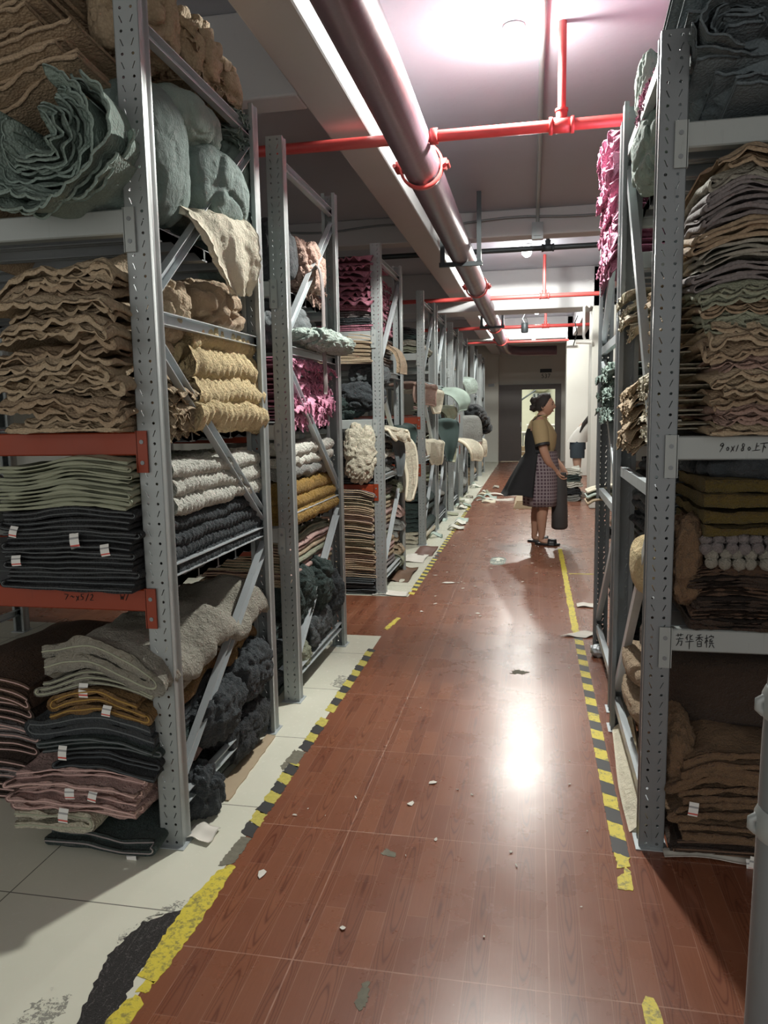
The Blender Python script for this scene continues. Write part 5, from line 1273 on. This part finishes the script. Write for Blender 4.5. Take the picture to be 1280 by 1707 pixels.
def carton(x0, x1, y0, y1, z0, z1, lab, m=MCARD):
    e = MB(); e.box((x0, y0, z0), (x1, y1, z1)); o = e.build('carton', m, None, ((x0+x1)/2, (y0+y1)/2, z0), smooth=False); tag(o, lab, 'box')
    q = MB(); q.box((x0, y0-.004, (z0+z1)/2+.02), (x1, y0-.001, (z0+z1)/2+.05)); a = q.build('packing_tape', MWHITE, o, smooth=False); a.location = (-(x0+x1)/2, -(y0+y1)/2, -z0)
carton(-.05, .40, 23.8, 24.2, .78, 1.02, 'tan carton on the work table in the far room')
carton(-.40, .0, 23.3, 23.7, 0, .36, 'brown carton on the floor left of the far work table')
carton(.0, .55, 23.2, 23.5, 0, .30, 'dark brown carton under the far work table', plain('dark_carton', (.16, .09, .06), .8))
carton(.05, .5, 27.3, 27.7, .95, 1.35, 'olive box on the raised table in the far room', plain('olive_box', (.28, .28, .18), .7))
e = empty('wall_cabinet', (.25, 29.85, 1.5)); tag(e, 'small grey barred cabinet on the far room wall', 'cabinet')
mb = MB(); mb.box((-.3, -.2, 0), (.35, 0, .6)); mb.build('body', MPOST, e, smooth=False)
for k in range(5): mb = MB(); mb.box((-.27+k*.14, -.215, .04), (-.20+k*.14, -.2, .56)); mb.build('bar', MDARK, e, smooth=False)
blob('sack', 'bulging dark trimmed cloth sack on top of the far wall cabinet', 'bag', F('palegreen', 'woven'), (.25, 29.6, 2.33), (.33, .2, .22), 150, amp=.15, nu=40, nv=24)
pipe('stair_handrail', [(-.75, 27.5, 1.25), (-.75, 27.4, 1.6), (.05, 27.9, 2.15)], .03, MDARK, 'dark slanted handrail in the far room')
for k, (x, y, c) in enumerate([(-.3, 22.9, 'cream'), (.05, 22.8, 'pink2'), (.35, 22.9, 'white'), (-.1, 22.5, 'cream'), (.2, 22.4, 'beige')]):
    blob('rag_heap', '%s rag heap on the floor beyond the far doorway' % {'cream': 'cream', 'pink2': 'dusty pink', 'white': 'white', 'beige': 'beige'}[c]+(', nearest one' if k == 3 else ''), 'textile', F(c), (x, y, .05), (.2, .14, .07), 160+k, amp=.4, fs=9, nu=30, nv=18)
# ================================================================== people
MSKIN = plain('skin', (.42, .235, .16), .5, var=.06)
MSKIN2 = plain('skin_pale', (.48, .30, .22), .5, var=.06)
MHAIR = plain('dark_hair', (.020, .014, .012), .75, var=.3, sc=60, bump=.4, bsc=90)
MTEE = plain('olive_tan_shirt', (.34, .25, .13), .85, var=.1, bump=.2)
MAPRON = plain('black_apron_cloth', (.012, .012, .014), .8, var=.2, bump=.2)
MSHOE = plain('black_slide_shoe', (.014, .014, .016), .45)
def check():
    t = NT('small_checked_cloth'); p = t.obj(); sx = t.n('SeparateXYZ'); t.link(p, sx.inputs[0]); X, Y, Z = sx.outputs
    ax = t.math('FRACT', t.math('MULTIPLY', t.math('ADD', X, Y), 28.0)); az = t.math('FRACT', t.math('MULTIPLY', Z, 28.0))
    m = t.math('MAXIMUM', t.math('LESS_THAN', ax, .35), t.math('LESS_THAN', az, .35))
    t.col(t.mix(m, (.075, .045, .060), (.24, .20, .21))); t.P(Roughness=.9); return t.m
MCHECK = check()
def skin_body(name, nodes, edges, mat, parent, lvl=2):
    """nodes: name -> (pos, rx, ry)"""
    keys = list(nodes); ix = {k: i for i, k in enumerate(keys)}
    me = bpy.data.meshes.new(name); me.from_pydata([nodes[k][0] for k in keys], [(ix[a], ix[b]) for a, b in edges], [])
    o = bpy.data.objects.new(name, me); COL.objects.link(o); o.parent = parent
    md = o.modifiers.new('skin', 'SKIN'); md.use_smooth_shade = True
    for k in keys:
        sv = me.skin_vertices[0].data[ix[k]]; sv.radius = (nodes[k][1], nodes[k][2]); sv.use_root = (k == keys[0])
    sd = o.modifiers.new('subdivision', 'SUBSURF'); sd.levels = lvl; sd.render_levels = lvl
    me.materials.append(mat); return o
def ell(cx, cy, z, rx, ry, n=28, rz=0, ph=0, wav=0, wn=7):
    th = np.arange(n)*2*PI/n; f = 1+wav*np.sin(wn*th+ph)
    x = rx*np.cos(th)*f; y = ry*np.sin(th)*f
    return np.c_[cx+x*math.cos(rz)-y*math.sin(rz), cy+x*math.sin(rz)+y*math.cos(rz), np.full(n, z)]
def tubeloft(name, m, parent, pts, radii, n=18, off=(0, 0, 0)):
    mb = MB(); mb.tube(pts, radii, n); return mb.build(name, m, parent)

def head(parent, loc, s, yaw, mskin):
    """head with face looking along local +x"""
    nu, nv = 48, 40
    th = np.linspace(0, 2*PI, nu+1)[:-1]; ph = np.linspace(.03, PI-.03, nv)
    D = np.stack([np.sin(ph)[:, None]*np.cos(th)[None], np.sin(ph)[:, None]*np.sin(th)[None], np.broadcast_to(np.cos(ph)[:, None], (nv, nu))], -1)
    P = D*np.array([.098, .076, .115])
    x, y, z = P[..., 0], P[..., 1], P[..., 2]
    front = np.clip(D[..., 0], 0, 1)
    low = np.clip(-D[..., 2], 0, 1)
    P[..., 1] *= 1-.28*low*1.0; P[..., 0] = np.where(x < 0, x*(1-.35*low), x*(1-.06*low))
    g = lambda cz, cy, sz, sy: np.exp(-((z-cz)/sz)**2-((y-cy)/sy)**2)
    P[..., 0] += front*(.017*g(-.022, 0, .017, .012)+.012*g(0, 0, .020, .009)-.010*(g(.008, .03, .014, .016)+g(.008, -.03, .014, .016))+.006*g(.035, 0, .014, .05)
        +.010*g(-.056, 0, .006, .020)+.008*g(-.068, 0, .006, .018)-.006*g(-.062, 0, .0035, .022)+.014*g(-.098, 0, .016, .022)+.006*(g(-.03, .04, .025, .018)+g(-.03, -.04, .025, .018)))
    e = empty('head_pivot', (0, 0, 0)) if False else None
    R = np.array([[math.cos(yaw), -math.sin(yaw), 0], [math.sin(yaw), math.cos(yaw), 0], [0, 0, 1]])
    tr = lambda Q: (np.asarray(Q)*s)@R.T+np.array(loc)
    mb = MB(); mb.loft(tr(P[::-1]))
    for sy in (-1, 1):   # ears
        q = np.linspace(0, 2*PI, 13)[:-1]
        mb.tube(tr([( -.008+.014*math.cos(a)*.8, sy*(.074+.006*(math.cos(a) < 0)), -.012+.026*math.sin(a)) for a in q]), .006*s, 6, closed=True)
        mb.loft(tr([[( -.008+.011*math.cos(a)*r, sy*(.073+d), -.012+.023*math.sin(a)*r) for a in q] for r, d in ((1, 0), (.5, -.003), (.1, -.003))]))
    mb.tube(tr([(-.012, 0, -.06), (-.02, 0, -.13), (-.03, 0, -.18)]), [.052*s, .048*s, .058*s], 18)
    return mb, tr, P, D
# ---------------- woman with the dark roll, facing right
px, py = .075, 8.25
wm = empty('person', (px, py, 0)); tag(wm, 'woman in olive shirt and dark apron skirt holding a tall dark roll', 'person')
# local: x forward (to the right of the photo), z up
N_ = {
 'pelvis': ((0, 0, .86), .125, .15), 'waist': ((-.01, 0, 1.00), .125, .135), 'chest': ((-.01, 0, 1.17), .125, .145), 'upper': ((-.025, 0, 1.29), .09, .11), 'neck': ((.0, 0, 1.36), .05, .05), 'nape': ((.02, 0, 1.41), .048, .048),
 'hipL': ((0, .08, .78), .10, .10), 'kneeL': ((-.02, .09, .44), .062, .062), 'calfL': ((-.045, .09, .30), .060, .058), 'ankL': ((-.055, .09, .09), .034, .034), 'heelL': ((-.07, .09, .045), .034, .032), 'toeL': ((.09, .10, .03), .038, .02),
 'hipR': ((.01, -.08, .78), .10, .10), 'kneeR': ((.035, -.09, .44), .065, .065), 'calfR': ((.015, -.09, .30), .063, .062), 'ankR': ((.02, -.09, .09), .035, .035), 'heelR': ((.0, -.09, .045), .034, .032), 'toeR': ((.16, -.11, .03), .038, .02),
 'shR': ((-.02, -.15, 1.27), .065, .065), 'elR': ((.025, -.20, 1.02), .050, .050), 'foR': ((.07, -.18, .90), .045, .045), 'wrR': ((.15, -.11, .80), .028, .026), 'paR': ((.185, -.085, .765), .030, .020),
 'shL': ((-.02, .15, 1.27), .065, .065), 'elL': ((.06, .20, 1.02), .047, .047), 'foL': ((.13, .16, .92), .042, .042), 'wrL': ((.22, .08, .83), .027, .025), 'paL': ((.245, .055, .79), .030, .020)}
E_ = [('pelvis', 'waist'), ('waist', 'chest'), ('chest', 'upper'), ('upper', 'neck'), ('neck', 'nape'), ('pelvis', 'hipL'), ('hipL', 'kneeL'), ('kneeL', 'calfL'), ('calfL', 'ankL'), ('ankL', 'heelL'), ('heelL', 'toeL'),
 ('pelvis', 'hipR'), ('hipR', 'kneeR'), ('kneeR', 'calfR'), ('calfR', 'ankR'), ('ankR', 'heelR'), ('heelR', 'toeR'), ('upper', 'shR'), ('shR', 'elR'), ('elR', 'foR'), ('foR', 'wrR'), ('wrR', 'paR'), ('upper', 'shL'), ('shL', 'elL'), ('elL', 'foL'), ('foL', 'wrL'), ('wrL', 'paL')]
def add_fingers(N, E, tagk, palm, d, side, curl):
    """five fingers rooted in the palm; d direction of the palm, side lateral axis, curl closing axis"""
    d = np.array(d, float); d /= np.linalg.norm(d); sd = np.array(side, float); sd /= np.linalg.norm(sd); cu = np.array(curl, float); cu /= np.linalg.norm(cu)
    for k, (o, l) in enumerate([(-.027, .062), (-.009, .072), (.009, .067), (.026, .052)]):
        b = np.array(palm)+sd*o; p1 = b+d*.03; p2 = p1+d*l*.45+cu*l*.12; p3 = p2+d*l*.25+cu*l*.36; p4 = p3+cu*l*.33
        nm = [tagk+'f%d%d' % (k, j) for j in range(4)]
        for n_, p, r in zip(nm, (p1, p2, p3, p4), (.010, .009, .0085, .0075)): N[n_] = (tuple(p), r, r)
        E += [(tagk, nm[0]), (nm[0], nm[1]), (nm[1], nm[2]), (nm[2], nm[3])]
    b = np.array(palm)-sd*.030; p1 = b+d*.005+cu*.01; p2 = p1-sd*.012+d*.025+cu*.02; p3 = p2+d*.02+cu*.02
    for j, p in enumerate((p1, p2, p3)): N[tagk+'t%d' % j] = (tuple(p), .011-.001*j, .011-.001*j)
    E += [(tagk, tagk+'t0'), (tagk+'t0', tagk+'t1'), (tagk+'t1', tagk+'t2')]
add_fingers(N_, E_, 'paR', (.185, -.085, .765), (.45, .25, -.85), (.1, .9, .3), (.85, .15, .3))
add_fingers(N_, E_, 'paL', (.245, .055, .79), (.25, -.35, -.85), (.7, -.5, .3), (-.3, -.8, .2))
skin_body('body', N_, E_, MSKIN, wm)
mb, tr, HP_, HD = head(wm, (.035, 0, 1.475), 1.0, -.12, MSKIN)
mb.build('head', MSKIN, wm)
# hair: cap over the skull pulled back into a bun
D2 = HD.copy(); Q = HP_*1.0
hair_zone = ss(-(HD[..., 0]*.75-HD[..., 2]*.55), -.16, .12)
Qh = HD*np.array([.098, .078, .118])*(1.0+.11*hair_zone[..., None])+.004*noise(HD*np.array([3, 14, 3]), 2, 4)[..., None]*HD
Qh = np.where(hair_zone[..., None] > .03, Qh, HP_*.93)
lowm = HD[..., 2] < -.45
Qh[lowm] = HP_[lowm]*.9
mb = MB(); mb.loft(tr(Qh[::-1])); hr = mb.build('hair', MHAIR, wm)
th = np.linspace(0, 2*PI, 25)[:-1]; ph = np.linspace(.05, PI-.05, 16)
B = np.array([[(math.sin(p)*math.cos(t), math.sin(p)*math.sin(t), math.cos(p)) for t in th] for p in ph])
for (bx, bz, br) in ((-.108, .052, .042), (-.118, -.02, .040), (-.10, .02, .036)):
    mb = MB(); mb.loft(tr((B*(1+.22*noise(B*2.2, 1, int(bz*90)+9)[..., None])*br+np.array([bx, 0, bz]))[::-1])); mb.build('hair_bun', MHAIR, hr)
mb = MB()
for sy in (-1, 1):
    mb.loft(tr([[(.086+.003*math.cos(a)-.0, sy*.030+.011*math.cos(a), .008+.006*math.sin(a)) for a in th] for _ in (0, 1)]))
    mb.tube(tr([(.088, sy*.018, .032), (.094, sy*.030, .037), (.084, sy*.045, .032)]), .003, 6)
mb.build('eye', MBLACK, wm)
mb = MB(); mb.tube(tr([(.083, -.022, -.062), (.094, -.008, -.059), (.096, 0, -.061), (.094, .008, -.059), (.083, .022, -.062)]), .0045, 8); mb.build('lips', plain('lips', (.34, .11, .10), .45), wm)
# shirt
mb = MB(); R = []
for z, cx, rx, ry in [(.90, -.005, .150, .170), (.98, -.01, .148, .160), (1.08, 0, .160, .160), (1.17, .01, .158, .162), (1.25, -.005, .132, .165), (1.31, -.02, .095, .145), (1.345, -.012, .066, .085), (1.365, -.005, .058, .062)]:
    R.append(ell(cx, 0, z, rx, ry, wav=.012, wn=9, ph=z*9))
mb.loft(R, caps=False)
for s, el, sh in ((-1, (.015, -.205, 1.07), (-.02, -.13, 1.285)), (1, (.045, .20, 1.07), (-.02, .13, 1.285))):
    p0, p1 = np.array(sh), np.array(el); mb.tube([p0-(p1-p0)*.1, p0+(p1-p0)*.3, p0+(p1-p0)*.7, p1], [.070, .084, .078, .072], 20)
mb.build('shirt', MTEE, wm)
for s, el in ((-1, (.015, -.205, 1.07)), (1, (.045, .20, 1.07))):
    mb = MB(); e1 = np.array(el); dd = np.array([.04, -.05*1, -.2]) if s < 0 else np.array([.06, .05, -.2]); dd /= np.linalg.norm(dd)
    mb.tube([e1-dd*.012, e1+dd*.014], [.0765, .0755], 20); a = mb.build('sleeve_cuff', MBLACK, wm); tag(a, 'black sleeve cuff')
# collar
mb = MB(); mb.tube([(-.005+.062*math.cos(a), .066*math.sin(a), 1.36+.012*math.cos(a)) for a in th], .010, 8, closed=True); mb.build('collar', MTEE, wm)
# checked skirt and dark apron
mb = MB(); R = []
for z, rx, ry, wv in [(1.0, .155, .170, 0), (.90, .17, .19, .01), (.75, .185, .205, .02), (.60, .19, .21, .03), (.50, .19, .21, .045), (.42, .188, .212, .05)]:
    R.append(ell(.012, 0, z, rx, ry, wav=wv, wn=6, ph=1.3, n=56))
R += [r*np.array([.985, .985, 1]) for r in R[::-1][:3]]
mb.loft(R, caps=False); mb.build('skirt', MCHECK, wm)
# black apron worn over the back with flared tails
def partial(zs, a0, a1, rxy, flare, name, m, t=.006, back=0):
    mb = MB(); n = 40; P = []
    for i, z in enumerate(zs):
        th_ = np.linspace(a0, a1, n); rx, ry = rxy[i]
        f = 1+flare[i]*np.sin(th_*7+.5)
        P.append(np.c_[.0+back*0+rx*np.cos(th_)*f-flare[i]*1.2*(np.cos(th_) < 0)*np.abs(np.cos(th_)), ry*np.sin(th_)*f, np.full(n, z)+.02*np.sin(th_*5)*flare[i]*8])
    mb.shell(np.array(P), t); return mb.build(name, m, wm)
partial([1.235, 1.18, 1.08, .98, .90, .80, .70, .60, .53], PI*.62, PI*1.44, [(.140, .166), (.160, .172), (.168, .174), (.160, .176), (.190, .205), (.225, .222), (.262, .232), (.30, .242), (.325, .25)], [0, 0, 0, .0, .02, .035, .05, .06, .07], 'apron', MAPRON)
partial([1.20, 1.12, 1.02, .985], PI*1.40, PI*1.62, [(.172, .178), (.178, .182), (.178, .185), (.176, .186)], [0]*4, 'apron_side', MAPRON)
mb = MB(); mb.tube([(-.10, -.10, 1.20), (-.08, -.085, 1.32), (-.02, -.07, 1.37), (.03, -.05, 1.37)], .008, 8); mb.tube([(-.10, .10, 1.20), (-.08, .085, 1.32), (-.02, .07, 1.37)], .008, 8); mb.build('apron_strap', MAPRON, wm)
# slides
for x, y, rz in ((-.015, .09, .05), (.065, -.10, -.15)):
    mb = MB(); n = 24; t_ = np.linspace(0, 2*PI, n+1)[:-1]
    ox = np.cos(t_)*.135+.015; oy = np.sin(t_)*(.046+.010*np.cos(t_))
    c, s = math.cos(rz), math.sin(rz); rot = lambda a, b: (x+c*a-s*b, y+s*a+c*b)
    mb.loft([[(*rot(a*k, b*k), z) for a, b in zip(ox, oy)] for k, z in ((.92, .001), (1, .007), (.99, .018), (.93, .024))]); so = mb.build('shoe', MSHOE, wm)
    mb = MB(); P = [[(*rot(.02+u, .050*math.cos(a)), .018+.048*math.sin(a)) for a in np.linspace(-.2, PI+.2, 14)] for u in (0, .03, .06, .085)]
    mb.shell(np.array(P), .006); mb.build('shoe_strap', MSHOE, so)
# the dark roll she holds
rl = empty('fabric_roll', (px+.205, py-.03, .165)); tag(rl, 'tall dark grey roll held upright by the woman', 'roll')
mb = MB(); R = []
for z, r in [(0, .062), (.01, .080), (.03, .086), (.2, .084), (.4, .080), (.56, .078), (.60, .076)]:
    R.append(ell(-.012*(z/.6), 0, z, r, r*.9, wav=.02, wn=5, ph=z*6))
mb.loft(R); mb.build('roll', plain('dark_grey_roll', (.045, .042, .042), .6, var=.15, bump=.3), rl)
mb = MB(); sp = [(.012*a*math.cos(a*1.0)-.012, .011*a*math.sin(a), .605) for a in np.linspace(.5, 6.2, 50)]; mb.tube(sp, .004, 6); mb.build('roll_end', plain('roll_edge', (.09, .09, .09), .6), rl)
# ---------------- second person behind the column, bending forward
p2 = empty('person', (.72, 12.95, 0)); tag(p2, 'person in white top and dark shorts bending, half hidden by the column', 'person')
N2_ = {'pelvis': ((0, 0, .88), .13, .15), 'waist': ((.05, 0, 1.02), .11, .13), 'chest': ((.16, 0, 1.16), .12, .14), 'upper': ((.26, 0, 1.25), .09, .11), 'neck': ((.33, 0, 1.28), .05, .05), 'nape': ((.37, 0, 1.30), .048, .048),
 'hipL': ((-.02, .08, .80), .10, .10), 'kneeL': ((-.0, .09, .46), .060, .060), 'calfL': ((-.035, .09, .32), .056, .056), 'ankL': ((-.04, .09, .09), .034, .034), 'heelL': ((-.05, .09, .045), .034, .032), 'toeL': ((.10, .10, .03), .036, .02),
 'hipR': ((-.02, -.08, .80), .10, .10), 'kneeR': ((-.01, -.09, .46), .060, .060), 'calfR': ((-.04, -.09, .32), .056, .056), 'ankR': ((-.05, -.09, .09), .034, .034), 'heelR': ((-.06, -.09, .045), .034, .032), 'toeR': ((.09, -.10, .03), .036, .02),
 'shR': ((.24, -.15, 1.22), .06, .06), 'elR': ((.32, -.18, .98), .045, .045), 'wrR': ((.40, -.12, .80), .028, .028), 'paR': ((.43, -.10, .76), .03, .02),
 'shL': ((.24, .15, 1.22), .06, .06), 'elL': ((.34, .18, .98), .045, .045), 'wrL': ((.42, .12, .80), .028, .028), 'paL': ((.45, .10, .76), .03, .02)}
E2_ = [e for e in E_ if not any('f' in a and a.startswith('pa') or a.startswith('pa') and ('t' in a) for a in e) and all(a in N2_ for a in e)]
E2_ += [('elR', 'wrR'), ('elL', 'wrL')]
add_fingers(N2_, E2_, 'paR', N2_['paR'][0], (.5, .1, -.8), (.1, .9, .1), (.8, 0, .3)); add_fingers(N2_, E2_, 'paL', N2_['paL'][0], (.5, -.1, -.8), (.1, -.9, .1), (.8, 0, .3))
skin_body('body', N2_, E2_, MSKIN2, p2)
mb, tr2, HP2, HD2 = head(p2, (.44, 0, 1.34), .98, 0, MSKIN2); mb.build('head', MSKIN2, p2)
mb = MB(); mb.loft(tr2((HD2*np.array([.100, .084, .122])*np.where(HD2[..., :1] > .45, .88, 1.06))[::-1])); hr2 = mb.build('hair', MHAIR, p2)
mb = MB(); mb.tube([(.42, -.05, 1.42), (.30, -.10, 1.40), (.18, -.13, 1.32), (.08, -.145, 1.20), (.02, -.15, 1.06)], [.05, .05, .04, .032, .012], 12); mb.build('ponytail', MHAIR, hr2)
mb = MB(); R = []
for (x, z, rx, ry) in [(-.01, .90, .16, .17), (.02, .98, .15, .165), (.08, 1.07, .15, .165), (.15, 1.15, .15, .17), (.23, 1.23, .12, .165), (.30, 1.28, .075, .10)]:
    R.append(ell(x, 0, z, rx, ry, wav=.03, wn=7, ph=z*12, n=40))
mb.loft(R, caps=False)
for s in (-1, 1): mb.tube([(.22, s*.12, 1.24), (.27, s*.17, 1.12), (.30, s*.18, 1.04)], [.07, .075, .068], 18)
mb.build('shirt', plain('white_tee', (.62, .60, .56), .85, var=.08, bump=.2), p2)
MSHORT = plain('dark_denim', (.035, .05, .065), .8, var=.2, bump=.2)
mb = MB(); mb.loft([ell(-.005, 0, z, a, b, n=40) for z, a, b in [(.97, .115, .15), (.90, .128, .17), (.78, .132, .185)]], caps=True)
for s in (-1, 1): mb.tube([(-.01, s*.085, .86), (-.01, s*.09, .72), (-.01, s*.092, .64)], [.112, .115, .112], 20)
mb.build('shorts', MSHORT, p2)
for x, y in ((.01, .095), (0, -.095)):
    mb = MB(); mb.loft([[(x+.135*k*math.cos(a), y+.048*k*math.sin(a), z) for a in th] for k, z in ((.95, .001), (1, .02), (.95, .05), (.6, .075))]); mb.build('shoe', MWHITE, p2)
